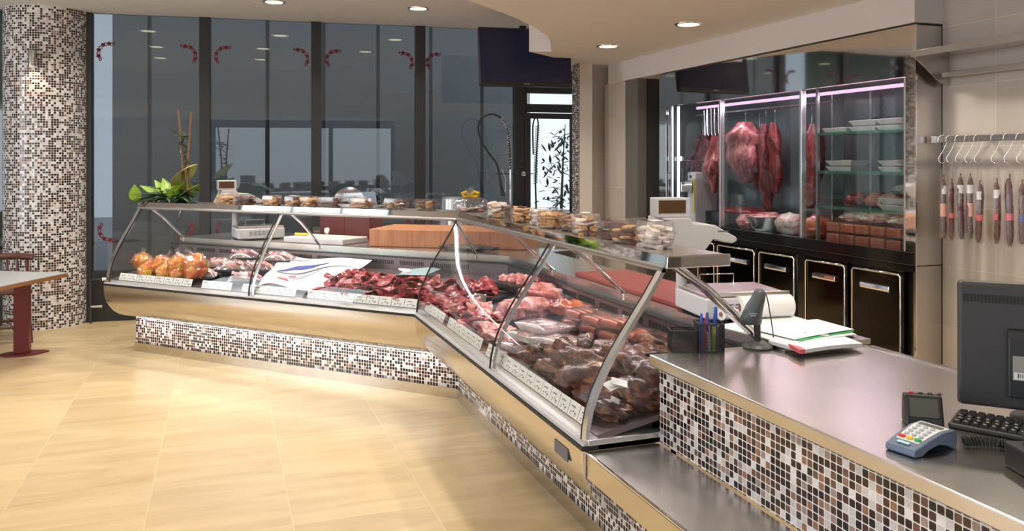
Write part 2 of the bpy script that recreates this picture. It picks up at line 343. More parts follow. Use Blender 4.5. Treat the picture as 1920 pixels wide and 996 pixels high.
M = dict(
    ceiling=P('ceiling_paint', (0.80, 0.78, 0.80), 0.9),
    wallpaint=P('wall_paint', (0.72, 0.68, 0.67), 0.85),
    shadewall=P('shaded_passage_wall', (0.05, 0.05, 0.05), 0.9),  # near-black colour stands in for the shade of the passage
    floor=tiles_mat('sandstone_floor', (0.68, 0.53, 0.305), (0.74, 0.64, 0.43), 0.6, 0.6, 0.004, 0.32, 0.13, 'xy', 0.29, 4.24),
    walltile=tiles_mat('beige_wall_tile', (0.60, 0.54, 0.49), (0.70, 0.65, 0.60), 0.60, 0.35, 0.004, 0.3, 0.05, 'yz', 3.391, 0.24, (1, 2, 2)),
    mosaic=mosaic_mat('glass_mosaic', 0.21), mosaic_col=mosaic_mat('glass_mosaic_column', 0.36, 0.0222),
    casesteel=P('case_liner_steel', (0.24, 0.20, 0.205), 0.35, 0.8),
    steel=P('brushed_steel', (0.60, 0.58, 0.56), 0.24, 1.0, bump=0.03, scale=60, stretch=(1, 1, 20)),
    worksteel=P('worktop_steel', (0.66, 0.63, 0.60), 0.27, 1.0, var=0.06, scale=6),
    polish=P('polished_steel', (0.74, 0.73, 0.72), 0.035, 1.0),
    belly=P('satin_steel_bumper', (0.63, 0.59, 0.54), 0.16, 1.0, bump=0.02, scale=30),
    chrome=P('chrome', (0.85, 0.85, 0.86), 0.05, 1.0),
    alu=P('aluminium', (0.76, 0.77, 0.79), 0.26, 0.9), hinge=P('hinge_rail_grey', (0.40, 0.39, 0.39), 0.3, 0.8),
    railgrey=P('grey_rail', (0.50, 0.50, 0.52), 0.35, 0.3),
    black=P('black_plastic', (0.018, 0.018, 0.02), 0.4), rubber=P('black_rubber', (0.012, 0.012, 0.012), 0.6),
    frame=P('dark_frame', (0.022, 0.022, 0.024), 0.45),
    glossblack=P('gloss_black', (0.010, 0.009, 0.009), 0.07, 0.0, spec=0.8),
    darksteel=P('black_steel_door', (0.075, 0.065, 0.06), 0.10, 1.0),
    glass=glass('case_glass', (0.975, 0.985, 0.98), 0.75), fglass=glass('fridge_glass', (0.86, 0.9, 0.9), 1.3),
    pane=glass('partition_glass', (0.50, 0.54, 0.57), 1.25, ior=1.6), doorglass=glass('door_glass', (0.86, 0.9, 0.92), 0.8),
    clear=glass('clear_plastic', (0.96, 0.95, 0.95), 2.2, 0.05, milky=0.055, mcol=(0.95, 0.86, 0.86)),
    bag=glass('clear_bag', (0.94, 0.94, 0.94), 1.8, 0.12, milky=0.045, mcol=(0.9, 0.88, 0.86)),
    wrap=glass('tight_wrap', (0.97, 0.93, 0.90), 2.2, 0.06, milky=0.03),
    film=glass('meat_film', (0.96, 0.92, 0.92), 2.0, 0.08, milky=0.07, mcol=(0.95, 0.85, 0.88)),
    white=P('white_plastic', (0.80, 0.80, 0.80), 0.4), paper=P('white_paper', (0.86, 0.86, 0.87), 0.6),
    lgrey=P('light_grey_plastic', (0.60, 0.59, 0.60), 0.4), foam=P('foam_tray', (0.80, 0.72, 0.74), 0.6),
    gasketgrey=P('grey_plastic', (0.28, 0.28, 0.29), 0.5),
)
M['lens'] = emis('lamp_glow', (1.0, 0.90, 0.48), 7.0)
M['tube'] = emis('tube_glow', (0.88, 0.85, 1.0), 7.0)
M['pinktube'] = emis('pink_tube_glow', (1.0, 0.55, 0.78), 1.8)
M['ledstrip'] = emis('led_strip_glow', (1.0, 0.95, 0.85), 4.0)
M['beef'] = ramp_mat('raw_beef', [(0.28, (0.09, 0.008, 0.012)), (0.48, (0.32, 0.022, 0.03)), (0.63, (0.48, 0.06, 0.065)), (0.76, (0.78, 0.42, 0.40))], 12, 0.28, 0.6, 0.4)
M['pork'] = ramp_mat('raw_pork', [(0.28, (0.36, 0.07, 0.07)), (0.46, (0.60, 0.19, 0.17)), (0.60, (0.76, 0.38, 0.34)), (0.74, (0.88, 0.66, 0.60))], 11, 0.32, 0.8, 0.3, dist=2.2)
M['hung'] = ramp_mat('hung_meat', [(0.28, (0.10, 0.012, 0.016)), (0.48, (0.30, 0.045, 0.05)), (0.62, (0.50, 0.13, 0.12)), (0.76, (0.72, 0.42, 0.36))], 7, 0.35, 0.9, 0.2, dist=2.5, stretch=(1.6, 1.6, .7))
M['hungdark'] = ramp_mat('dark_hung_meat', [(0.3, (0.05, 0.008, 0.010)), (0.55, (0.20, 0.022, 0.024)), (0.75, (0.42, 0.10, 0.09))], 9, 0.35, 0.9, 0.2, dist=2.5, stretch=(1.6, 1.6, .6))
M['smoked'] = ramp_mat('smoked_meat', [(0.30, (0.018, 0.008, 0.009)), (0.47, (0.065, 0.022, 0.018)), (0.58, (0.14, 0.045, 0.020)), (0.68, (0.25, 0.10, 0.035)), (0.82, (0.40, 0.24, 0.13))], 8, 0.42, 1.0, 0.22, dist=2.2)
M['sausage'] = ramp_mat('salami', [(0.3, (0.045, 0.010, 0.010)), (0.52, (0.11, 0.026, 0.022)), (0.74, (0.28, 0.11, 0.09))], 40, 0.4, 0.6, 0.2)
M['frank'] = ramp_mat('orange_sausage', [(0.3, (0.30, 0.040, 0.015)), (0.55, (0.52, 0.11, 0.035)), (0.75, (0.66, 0.22, 0.10))], 9, 0.3, 0.3, 0.6)
M['poultry'] = ramp_mat('wrapped_poultry', [(0.34, (0.72, 0.05, 0.01)), (0.46, (0.85, 0.17, 0.01)), (0.56, (0.90, 0.38, 0.02)), (0.68, (0.88, 0.50, 0.10)), (0.78, (0.88, 0.55, 0.50))], 9, 0.18, 0.5, 0.8)
M['ham'] = ramp_mat('cold_cuts', [(0.3, (0.62, 0.16, 0.13)), (0.5, (0.82, 0.44, 0.40)), (0.7, (0.92, 0.76, 0.72))], 11, 0.3, 0.2, 0.6)
M['fatty'] = ramp_mat('marbled_packed_meat', [(0.3, (0.55, 0.18, 0.18)), (0.45, (0.80, 0.52, 0.50)), (0.65, (0.92, 0.84, 0.82))], 12, 0.25, 0.3, 0.7)
M['biscuit'] = ramp_mat('biscuit', [(0.3, (0.50, 0.24, 0.09)), (0.6, (0.76, 0.46, 0.22)), (0.8, (0.85, 0.62, 0.36))], 25, 0.7, 0.3)
M['choc'] = ramp_mat('chocolate_biscuit', [(0.3, (0.06, 0.018, 0.012)), (0.7, (0.17, 0.055, 0.035))], 25, 0.5, 0.3)
M['icing'] = ramp_mat('iced_biscuit', [(0.3, (0.75, 0.62, 0.55)), (0.7, (0.92, 0.88, 0.84))], 20, 0.5, 0.3)
M['wood'] = ramp_mat('orange_block_wood', [(0.3, (0.42, 0.16, 0.07)), (0.7, (0.62, 0.27, 0.13))], 5, 0.5, 0.1, stretch=(6, 6, 0.8), rnd=False)
M['maroon'] = P('maroon_metal', (0.16, 0.02, 0.025), 0.4); M['chairwood'] = ramp_mat('dark_chair_wood', [(0.3, (0.06, 0.02, 0.012)), (0.7, (0.15, 0.05, 0.03))], 5, 0.35, 0.1, 0.3, stretch=(1, 8, 8))
M['tabletop'] = P('table_laminate', (0.42, 0.44, 0.46), 0.35); M['woodrim'] = P('table_rim_wood', (0.30, 0.13, 0.05), 0.45)
M['redtray'] = P('red_cutting_board', (0.26, 0.035, 0.03), 0.5)
M['flower'] = P('dark_red_transfer', (0.16, 0.008, 0.02), 0.5)
M['facade'] = tiles_mat('grey_facade_panels', (0.37, 0.37, 0.365), (0.10, 0.10, 0.10), 0.74, 30, 0.05, 0.7, 0.06, 'xz', -0.15, -5, (0.5, 0.5, 0.2))
M['screen'] = P('tv_screen', (0.012, 0.014, 0.055), 0.25, var=0.1, scale=100)
M['fridgein'] = P('fridge_liner', (0.30, 0.34, 0.34), 0.3, 0.7)
M['ground'] = P('outside_paving', (0.35, 0.35, 0.36), 0.9)
M['leaf'] = P('dark_leaf', (0.02, 0.055, 0.018), 0.4, var=0.3, scale=30); M['leafl'] = P('lime_leaf', (0.25, 0.42, 0.04), 0.35, var=0.25, scale=14)
M['spathe'] = ramp_mat('green_pink_spathe', [(0.35, (0.38, 0.50, 0.10)), (0.7, (0.62, 0.48, 0.22))], 8, 0.35, 0.1); M['stick'] = P('brown_cane', (0.17, 0.09, 0.05), 0.6)
M['yellow'] = P('yellow_plastic', (0.85, 0.55, 0.02), 0.4); M['red'] = P('red_plastic', (0.65, 0.03, 0.03), 0.4); M['green'] = P('green_plastic', (0.02, 0.40, 0.12), 0.4)
M['blue'] = P('blue_plastic', (0.03, 0.10, 0.55), 0.35); M['navy'] = P('navy_ink', (0.05, 0.07, 0.30), 0.5); M['slate'] = P('slate_blue_plastic', (0.13, 0.18, 0.28), 0.4)
M['darkgrey'] = P('dark_grey_plastic', (0.05, 0.05, 0.055), 0.45); M['teal'] = P('teal_paper', (0.35, 0.50, 0.52), 0.4)
M['lime'] = P('lime_plastic', (0.55, 0.75, 0.02), 0.4); M['pinklabel'] = P('pink_label', (0.80, 0.14, 0.16), 0.4); M['peach'] = P('peach_label', (0.85, 0.40, 0.30), 0.4)
M['greypaper'] = P('grey_print', (0.45, 0.50, 0.58), 0.5); M['ink'] = P('grey_ink', (0.12, 0.12, 0.14), 0.6); M['lcd'] = P('display_window', (0.10, 0.05, 0.02), 0.2)
M['offwhite'] = P('off_white_enamel', (0.78, 0.70, 0.74), 0.35); M['cyanlab'] = P('pale_blue_logo', (0.45, 0.75, 0.9), 0.4)
# ================================================================ the room
ZC, ZS = 3.0, 2.56
PP0, PP1 = (-1.2, 8.93), (2.5, 8.59)          # line of the dark glazed partition
_pl = math.hypot(PP1[0] - PP0[0], PP1[1] - PP0[1]); PD = ((PP1[0] - PP0[0]) / _pl, (PP1[1] - PP0[1]) / _pl); PN = (-PD[1], PD[0])
def PT(x, off=0.0, z=0.0):
    k = (x - PP0[0]) / PD[0]; return (x + PN[0] * off, PP0[1] + PD[1] * k + PN[1] * off, z)
def pbox(mb, x0, x1, o0, o1, z0, z1):         # box along the partition line
    q = [PT(x0, o0), PT(x1, o0), PT(x1, o1), PT(x0, o1)]
    return mb.slab([(p[0], p[1]) for p in q], z0, z1)
struct('floor', MB().box(-5.7, 4.6, -3.2, 9.6, -0.1, 0), M['floor'])
struct('ceiling', MB().slab([(-5.7, -3.2), (4.7, -3.2), (4.7, 8.45), (3.6, 8.55), (-5.7, 9.4)], ZC, ZC + 0.1), M['ceiling'])
arc = [(-2.7 + 6 * math.cos(math.radians(t)), 9.3 + 6 * math.sin(math.radians(t))) for t in [-119 + i * (119 - 48) / 26 for i in range(27)]]
sof = arc + [(1.442, 4.952), (1.615, 5.115), (1.84, 5.344), (2.0, 5.52), (2.124, 5.685), (2.25, 5.84), (2.343, 5.977), (2.46, 6.15), (2.56, 6.34), (2.64, 6.52), (2.71, 6.68), (2.77, 6.84),
             (2.854, 7.013), (2.656, 7.083), (3.451, 7.757), (3.46, 8.6), (4.7, 8.6), (4.7, -3.2), (-5.7, -3.2)]
struct('trim_1', MB().slab(sof, ZS, ZC - 0.002), M['ceiling'])
# left wall and back wall with the shop windows that light the room
mb = MB()
for y0, y1, z0, z1 in ((-3.2, -1.9, 0, ZC), (2.3, 4.7, 0, ZC), (6.8, 9.4, 0, ZC), (-1.9, 2.3, 0, .6), (-1.9, 2.3, 2.6, ZC), (4.7, 6.8, 0, .6), (4.7, 6.8, 2.85, ZC)):
    mb.box(-5.7, -5.6, y0, y1, z0, z1)
struct('wall_left', mb, M['wallpaint'])
mb = MB()
for x0, x1, z0, z1 in ((-5.7, -2.4, 0, ZC), (1.85, 4.6, 0, ZC), (-2.4, 1.85, 0, .8), (-2.4, 1.85, 2.75, ZC)):
    mb.box(x0, x1, -3.2, -3.1, z0, z1)
struct('wall_near', mb, M['wallpaint'])
mb = MB()
for y in (4.7, 5.4, 6.1, 6.8): mb.box(-5.66, -5.6, y - .035, y + .035, .6, 2.85)
mb.box(-5.66, -5.6, 4.7, 6.8, 2.42, 2.46); struct('window_1', mb, M['frame'])
mb = MB()
for y in (-1.9, -.5, .9, 2.3): mb.box(-5.66, -5.6, y - .035, y + .035, .6, 2.6)
struct('window_2', mb, M['frame'])
mb = MB()
for x in (-2.4, -1.15, .35, 1.85): mb.box(x - .05, x + .05, -3.18, -3.1, .8, 2.75)
mb.box(-2.4, 1.85, -3.18, -3.1, 2.38, 2.56); struct('window_3', mb, M['frame'])
# right-hand walls
struct('wall_right', MB().box(4.0, 4.3, -3.2, 3.745, 0, ZS), M['walltile'])
mb = MB().box(3.79, 4.6, 3.745, 7.77, 2.362, ZS); struct('trim_2', mb, M['wallpaint'])          # bulkhead above the refrigerator
struct('wall_passage', MB().box(3.8, 3.9, 7.41, 7.87, 0, 2.362), M['walltile'])
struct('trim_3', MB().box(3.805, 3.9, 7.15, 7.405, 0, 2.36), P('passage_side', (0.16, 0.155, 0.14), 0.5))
mb = MB().box(3.60, 4.3, 7.99, 8.1, 0, ZS); struct('wall_behind', mb, M['walltile'])
mb = MB().box(4.62, 4.7, 3.7, 8.1, 0, 2.56).box(3.905, 4.62, 7.16, 7.26, 0, 2.36); struct('wall_far_right', mb, M['shadewall'])
# pillar: pale front, mosaic on its left side
struct('trim_4', MB().box(3.455, 3.595, 7.74, 7.90, 0, ZS - .001), P('pillar_paint', (0.80, 0.74, 0.70), 0.8))
mb = MB(); y0, y1 = 7.742, 7.90
mb.add([(3.452, y0, 0), (3.452, y1, 0), (3.452, y1, ZS), (3.452, y0, ZS), (3.440, y0, 0), (3.440, y1, 0), (3.440, y1, ZS), (3.440, y0, ZS)],
       [(4, 5, 6, 7), (0, 1, 5, 4), (3, 7, 6, 2), (0, 4, 7, 3)], [[(0, 0), (y1 - y0, 0), (y1 - y0, ZS), (0, ZS)], None, None, None])
struct('trim_5', mb, M['mosaic'])
# round mosaic column
R_COL = 0.366; CX, CY = -1.585, 9.0; mb = MB(); n = 96
for i in range(n):
    a0, a1 = 2 * PI * i / n, 2 * PI * (i + 1) / n
    q = [(CX + R_COL * math.cos(a), CY + R_COL * math.sin(a), z) for a, z in ((a0, 0), (a1, 0), (a1, ZC), (a0, ZC))]
    mb.add(q, [(0, 1, 2, 3)], [[(a0 * R_COL, 0), (a1 * R_COL, 0), (a1 * R_COL, ZC), (a0 * R_COL, ZC)]])
struct('wall_column', mb, M['mosaic_col'], 30)
t = thing('wall_lamp', 'small steel cylinder wall lamp glowing downward on the mosaic column', 'lamp', (-1.635, 8.592, 2.425))
part('lamp_body', MB().lathe([(0.001, .15), (.030, .15), (.032, .145), (.032, .002), (.030, 0), (.026, 0), (.026, .02), (.001, .02)], 20), M['steel'], t, 40)
part('bracket', MB().box(-.012, .012, .02, .07, .05, .1), M['steel'], t)
part('bulb', MB().lathe([(.001, .012), (.02, .012), (.02, .004), (.001, .002)], 14), M['lens'], t, 40)
l = bpy.data.lights.new('wall_lamp_light', 'SPOT'); l.energy = 3.5; l.color = (1, .74, .46); l.spot_size = 1.7; l.shadow_soft_size = .02
o = bpy.data.objects.new('wall_lamp_light', l); C.objects.link(o); o.location = (-1.635, 8.57, 2.41); o.rotation_euler = (.25, 0, 0)

# the dark glazed partition
def px_x(u): return at_plane(u, 300, PP0, PP1)[0]
edges = [-5.6, -4.6, -3.6, -2.55, px_x(162), px_x(384), px_x(593), px_x(788), px_x(973)]
mb = MB()
for x in edges[1:]: pbox(mb, x - .052, x + .052, -.03, .08, 0, ZC - .002)
struct('trim_6', mb, M['frame'], bevel=.004)
struct('trim_7', pbox(MB(), -5.6, edges[-1], -.02, .06, 0, .49), M['frame'])
def motif(mb, x, z, sx, sz):                  # curved spray of flowers stuck on the inside of the pane
    def pt(a, b): p = PT(x + a * sx, -.004, z + b * sz); return p
    def disc(cx, cz, r, k=9, e=1.0, rot=0):
        vs = []
        for i in range(k):
            q = 2 * PI * i / k; dx, dz = r * math.cos(q) * e, r * math.sin(q); vs.append((cx + dx * math.cos(rot) - dz * math.sin(rot), cz + dx * math.sin(rot) + dz * math.cos(rot)))
        f = [PT(x + a * sx, -.006, z + b * sz) for a, b in vs]; g = [PT(x + a * sx, -.003, z + b * sz) for a, b in vs]
        mb.add(f + g, [tuple(range(k))] + [(i, (i + 1) % k, k + (i + 1) % k, k + i) for i in range(k)])
    for a in (196, 160, 122, 88):
        r = math.radians(a); cx, cz = .10 * math.cos(r), .10 * math.sin(r)
        for q in range(5): disc(cx + .012 * math.cos(q * 1.257 + r), cz + .012 * math.sin(q * 1.257 + r), .0095, 8, 1.35, q * 1.257 + r)
    for a in (214, 178, 141, 105, 70):
        r = math.radians(a); disc(.108 * math.cos(r), .108 * math.sin(r), .0055, 6, 3.4, r + 1.1); disc(.085 * math.cos(r), .085 * math.sin(r), .0045, 6, 3.0, r + 2.4)
    for a, k in ((222, 1), (60, -1)):
        for i in range(7):
            r = math.radians(a); q = i * .5; disc(.11 * math.cos(r) + k * .012 * math.sin(q) , .11 * math.sin(r) - .012 * math.cos(q) + .01, .0045, 6)
for i in range(len(edges) - 1):
    x0, x1 = edges[i] + .05, edges[i + 1] - .05
    if i == len(edges) - 2: x1 = edges[i + 1] - .05
    wdw = struct('window_%d' % (i + 4), pbox(MB(), x0, x1, 0, .012, .49, ZC - .003), M['pane'])
    if i >= 4:
        mb = MB(); zt = at_plane(400, 106, PP0, PP1)[2]; zb = at_plane(200, 432, PP0, PP1)[2]
        if i < 7: motif(mb, x0 + .15, zt, .95, .95); motif(mb, x1 - .13, zt, -.95, .95); motif(mb, x0 + .16, zb, .95, -.95); motif(mb, x1 - .16, zb, -.95, -.95)
        else: motif(mb, x0 + .12, zt, .95, .95)
        part('flower_transfer', mb, M['flower'], wdw, label='dark red curved flower spray stuck to the pane')
# door frame and glazed door at the right end of the partition
dxa, dxb = px_x(984), 3.75
mb = MB(); pbox(mb, edges[-1] + .052, dxa + .02, -.02, .06, 0, ZC - .003); pbox(mb, dxa, dxb, -.02, .06, 2.31, ZC - .003); pbox(mb, dxa, dxb, -.02, .06, 2.10, 2.19)
struct('trim_8', mb, M['frame'])
d = struct('door_1', (lambda m: (pbox(m, dxa, dxa + .06, -.03, .03, 0, 2.09), pbox(m, dxb - .08, dxb, -.03, .03, 0, 2.09), pbox(m, dxa + .06, dxb - .08, -.03, .03, 2.03, 2.09), pbox(m, dxa + .06, dxb - .08, -.03, .03, 0, .95), m)[-1])(MB()), M['frame'], bevel=.004)
part('door_glass', pbox(MB(), dxa + .06, dxb - .08, -.004, .004, .95, 2.03), M['doorglass'], d)
part('keyhole_rose', MB().lathe([(.001, .006), (.024, .006), (.026, 0), (.001, 0)], 20), M['white'], d, 40, loc=None).matrix_local = Matrix.Translation(PT(px_x(980), -.045, at_plane(980, 326, PP0, PP1)[2])) @ Matrix.Rotation(PI / 2, 4, 'X')
struct('window_12', pbox(MB(), dxa + .03, dxb, -.004, .004, 2.19, 2.31), M['doorglass'])
# what stands beyond the glass: grey panelled facade in daylight, paving
def FT(x, off=0.0):
    p = PT(x, 2.9 + off); return (p[0], p[1])
mb = MB(); q = [FT(-1.60), FT(4.0), FT(4.0, .25), FT(-1.60, .25)]; mb.slab(q, 0, 4.6)
struct('wall_facade', mb, M['facade'])
struct('wall_outside', MB().slab([FT(-8), FT(-2.56), FT(-2.56, .3), FT(-8, .3)], 0, 4.6), M['leaf'])
struct('ground', MB().box(-12, 9, 9.7, 26, -.12, -.02), M['ground'])

# recessed downlights
def downlight(i, x, y, z, label, power):
    t = thing('downlight', label, 'ceiling light', (x, y, z), group='recessed downlights')
    part('trim_ring', MB().lathe([(.078, .002), (.078, -.007), (.100, -.007), (.104, -.001), (.104, .001)], 32), M['chrome'], t, 40)
    part('lens', MB().lathe([(.001, -.003), (.080, -.003), (.080, -.0005), (.001, -.0005)], 28), M['lens'], t, 40)
    l = bpy.data.lights.new('downlight_lamp', 'AREA'); l.shape = 'DISK'; l.size = .14; l.energy = power; l.color = (1.0, .91, .77); l.spread = math.radians(130)
    o = bpy.data.objects.new('downlight_lamp', l); C.objects.link(o); o.location = (x, y, z - .012)
hi = [(.45, 7.76, 'bright round downlight in the grey upper ceiling, left one of the two in view'), (1.75, 7.64, 'bright round downlight in the grey upper ceiling, right one of the two in view'),
      (-.95, 7.87, 'upper ceiling downlight mirrored in the leftmost dark pane, farthest row'), (-1.2, 6.56, 'upper ceiling downlight mirrored in the leftmost dark pane, middle row'), (-1.45, 5.4, 'upper ceiling downlight mirrored in the leftmost dark pane, nearest row'),
      (.1, 6.6, 'upper ceiling downlight mirrored in the second dark pane, middle row'), (-.1, 5.44, 'upper ceiling downlight mirrored in the second dark pane, nearest row'), (1.38, 6.5, 'upper ceiling downlight mirrored in the third dark pane')]
for i, (x, y, lb) in enumerate(hi): downlight(i, x, y, ZC, lb, 12)
lo = [(3.17, 6.50, 'round downlight in the lower pale soffit, the one nearer the white pillar'), (3.22, 5.27, 'round downlight in the lower pale soffit, the one nearer the meat refrigerator')]
for i, (x, y, lb) in enumerate(lo): downlight(i, x, y, ZS, lb, 10)
for x, y in ((3.27, 4.0), (3.3, 2.7), (1.6, 3.9), (1.7, 2.2), (-.2, 2.4), (3.3, 1.2), (-2.0, 1.4), (0.3, .4)):  # more soffit lamps out of view, added to light the room, no fittings
    l = bpy.data.lights.new('downlight_lamp', 'AREA'); l.shape = 'DISK'; l.size = .14; l.energy = 11; l.color = (1.0, .91, .77); l.spread = math.radians(130)
    o = bpy.data.objects.new('downlight_lamp', l); C.objects.link(o); o.location = (x, y, ZS - .012)

# ================================================================ display case
GC = [(.302, .600), (.298, .65), (.285, .71), (.263, .77), (.233, .83), (.199, .89), (.159, .95), (.113, 1.015), (.067, 1.08), (.028, 1.14), (.004, 1.179)]
DECK = lambda t: .622 + (.26 - t) * .20                       # sloping display deck
SE = {'L': 3.035, 'R': 2.672}
TB = -.40                                                       # line of the rear rail
def mosaic_panel(fr, s0, s1, t, z0, z1, th=.02, uoff=0.0, voff=0.0):
    mb = MB(); a, b = W(fr, s0, t, z0), W(fr, s1, t, z0); c, d = W(fr, s1, t, z1), W(fr, s0, t, z1)
    a2, b2, c2, d2 = W(fr, s0, t - th, z0), W(fr, s1, t - th, z0), W(fr, s1, t - th, z1), W(fr, s0, t - th, z1)
    u0, u1 = s0 + uoff, s1 + uoff
    mb.add([a, b, c, d, a2, b2, c2, d2], [(0, 1, 2, 3), (5, 4, 7, 6), (4, 0, 3, 7), (1, 5, 6, 2), (3, 2, 6, 7), (4, 5, 1, 0)],
           [[(u0, z0 + voff), (u1, z0 + voff), (u1, z1 + voff), (u0, z1 + voff)], None, [(u0 - th, z0), (u0, z0), (u0, z1), (u0 - th, z1)], [(u1, z0), (u1 + th, z0), (u1 + th, z1), (u1, z1)], None, None])
    return mb
def curve_band(fr, s0, s1, off_in, off_out, prof=None):        # a band following the curved glass, between s0 and s1
    prof = prof or GC; o = []
    for i, (t, z) in enumerate(prof):
        a = prof[max(i - 1, 0)]; b = prof[min(i + 1, len(prof) - 1)]; dx, dz = b[0] - a[0], b[1] - a[1]; k = math.hypot(dx, dz); o.append((-dz / k * -1, dx / k * -1, t, z))
    out = [(t + nx * off_out, z + nz * off_out) for nx, nz, t, z in o]; inn = [(t + nx * off_in, z + nz * off_in) for nx, nz, t, z in o]
    return MB().sweep(out + inn[::-1], fr, s1, s0)
def mitre_glass(fr, s1):
    o = []
    out = [(t, z) for t, z in GC]; inn = [(t - .006, z - .002) for t, z in GC]
    return MB().sweep(out + inn[::-1], fr, s1 - .004)
case = {}
for fr, lab in (('L', 'long curved-glass refrigerated meat counter, the wing running left toward the mosaic column'), ('R', 'curved-glass refrigerated meat counter, the wing running toward the steel till counter')):
    t = thing('display_case', lab, 'display case', (COR[0], COR[1], 0)); case[fr] = t; s1 = SE[fr]; zb = .297
    bs = 3.077 if fr == 'L' else 6.9
    zt = .297 if fr == 'L' else .297
    part('plinth', MB().sweep([(.012, 0), (.012, .068), (-.02, .068), (-.02, 0)], fr, bs if fr == 'L' else 2.69), M['belly'], t, world=True)
    part('base', mosaic_panel(fr, 0.0, bs if fr == 'L' else 2.69, 0, .068, zb + .06), M['mosaic'], t, world=True)
    if fr == 'L':
        # left return of the base
        part('base_end', MB().sweep([(-.02, 0), (-.02, zb + .05), (-.75, zb + .05), (-.75, 0)], 'L', bs, bs - .03), M['steel'], t, world=True)
    belly = [(.318, .578), (.318, .545), (.312, .50), (.298, .455), (.272, .41), (.235, .37), (.185, .335), (.125, .312), (.06, .300), (-.02, .297), (-.40, .297)]
    part('bumper', MB().sweep(belly + [(-.40, .578)], fr, s1), M['belly'], t, 50, world=True)
    cap = [(a * 1.0, b) for a, b in belly] + [(-.40, .578)]
    mb = MB(); mb.prism(cap, lambda a, b: W(fr, s1, a, b), lambda a, b: W(fr, s1 + .012, a, b)); part('bumper_end', mb, M['polish'], t, world=True)
    part('gasket', MB().sweep([(.322, .579), (.322, .590), (.30, .594), (.26, .594), (.26, .579)], fr, s1 + .012), M['rubber'], t, world=True)
    part('front_rail', MB().sweep([(.318, .5945), (.312, .603), (.262, .618), (.262, .5945)], fr, s1 + .012), M['railgrey'], t, world=True)
    if fr == 'R': part('rating_plate', (lambda m: m.sweep([(.321, .50), (.321, .545), (.316, .545), (.316, .50)], fr, 2.56, 2.44))(MB()), M['ink'], t, world=True, label='small dark rating plate')
    # well: deck, back wall with air slots, floor of the tank
    part('deck', MB().sweep([(.262, DECK(.26)), (TB, DECK(TB)), (TB, DECK(TB) - .02), (.262, DECK(.26) - .02)], fr, s1), M['casesteel'], t, world=True)
    part('back_wall', MB().sweep([(TB, .597), (TB, .845), (TB - .015, .845), (TB - .015, .597)], fr, s1), M['casesteel'], t, world=True)
    mb = MB(); nsl = 0; s = .15
    while s < s1 - .1:
        if (s * 1000) % 260 < 215: mb.sweep([(TB + .003, .792), (TB + .003, .822), (TB - .001, .822), (TB - .001, .792)], fr, s + .007, s)
        s += .0165
    part('air_grille', mb, M['rubber'], t, world=True, kind='stuff')
    part('ledge', MB().sweep([(TB + .02, .845), (TB + .02, .856), (TB - .03, .856), (TB - .03, .845)], fr, s1), M['black'], t, world=True)
    part('rear_glass', MB().sweep([(TB - .002, .857), (TB - .002, .897), (TB - .008, .897), (TB - .008, .857)], fr, s1), M['glass'], t, world=True)
    wb, wzb = (-1.0, .875) if fr == 'L' else (-.79, .881)
    part('worktop', MB().sweep([(TB - .012, wzb), (TB - .012, .90), (wb, .90), (wb, wzb)], fr, s1 + (.0 if fr == 'L' else .12)), M['worksteel'], t, world=True)
    part('rear_cabinet', MB().sweep([(TB - .03, .02), (TB - .03, .874), (wb + .03, .874), (wb + .03, .02)], fr, s1 - .01), M['steel'], t, world=True)
    # top shelf with mirror-polished fascia
    part('top_shelf', MB().sweep([(-.004, 1.196), (-.007, 1.2195), (-.25, 1.2195), (-.25, 1.180), (-.243, 1.180), (-.243, 1.196)], fr, s1 + .004), M['worksteel'], t, world=True)
    part('fascia', MB().sweep([(.002, 1.186), (-.003, 1.2215), (-.0065, 1.2215), (-.0015, 1.186)], fr, s1 + .006), M['polish'], t, world=True)
    mb = MB(); pr = [(.004 + .013 * math.cos(a), 1.1755 + .0125 * math.sin(a)) for a in [2 * PI * i / 12 for i in range(12)]]
    part('glass_hinge_rail', mb.sweep(pr, fr, s1 + .004), M['hinge'], t, 60, world=True)
    part('shelf_lamp', MB().sweep([(-.075, 1.176), (-.045, 1.176), (-.045, 1.188), (-.075, 1.188)], fr, s1 - .06, .15), M['tube'], t, world=True, label='thin lit tube under the shelf')
    part('under_glow_strip', MB().sweep([(.05, .2925), (.07, .2925), (.07, .2965), (.05, .2965)], fr, (s1 if fr == 'L' else 1.0) - .05, .1), M['ledstrip'], t, world=True, label='light strip under the steel bumper')
    # glass
    joints = [1.535] if fr == 'L' else [1.62]
    gm = M['glass']; cuts = [None] + joints + [s1]
    for k in range(len(cuts) - 1):
        a = cuts[k]; b = cuts[k + 1] - (.006 if k == 0 else 0)
        out = [(tt, z) for tt, z in GC]; inn = [(tt - .005, z - .003) for tt, z in GC]
        part('curved_glass', MB().sweep(out + inn[::-1], fr, b, None if a is None else a + .006), gm, t, 60, world=True)
    for j in joints:
        part('glass_joint', curve_band(fr, j - .0045, j + .0055, -.002, .004), M['rubber'], t, 40, world=True)
        part('joint_profile', curve_band(fr, j + (.010 if fr == 'R' else -.034), j + (.044 if fr == 'R' else -.008), -.016, -.009), M['alu'], t, 40, world=True)
    # end frame of curved glass, end pane
    part('end_frame', curve_band(fr, s1 - .030, s1 + .004, -.012, .003), M['alu' if fr == 'R' else 'chrome'], t, 40, world=True)
    part('end_seal', curve_band(fr, s1 - .034, s1 - .0305, -.006, .005), M['rubber'], t, 40, world=True)
    ep = GC + [(-.03, 1.179), (TB + .02, .875), (TB + .02, .600)]
    mb = MB(); mb.prism(ep, lambda a, b: W(fr, s1 - .026, a, b), lambda a, b: W(fr, s1 - .020, a, b)); part('end_pane', mb, M['glass'], t, world=True)
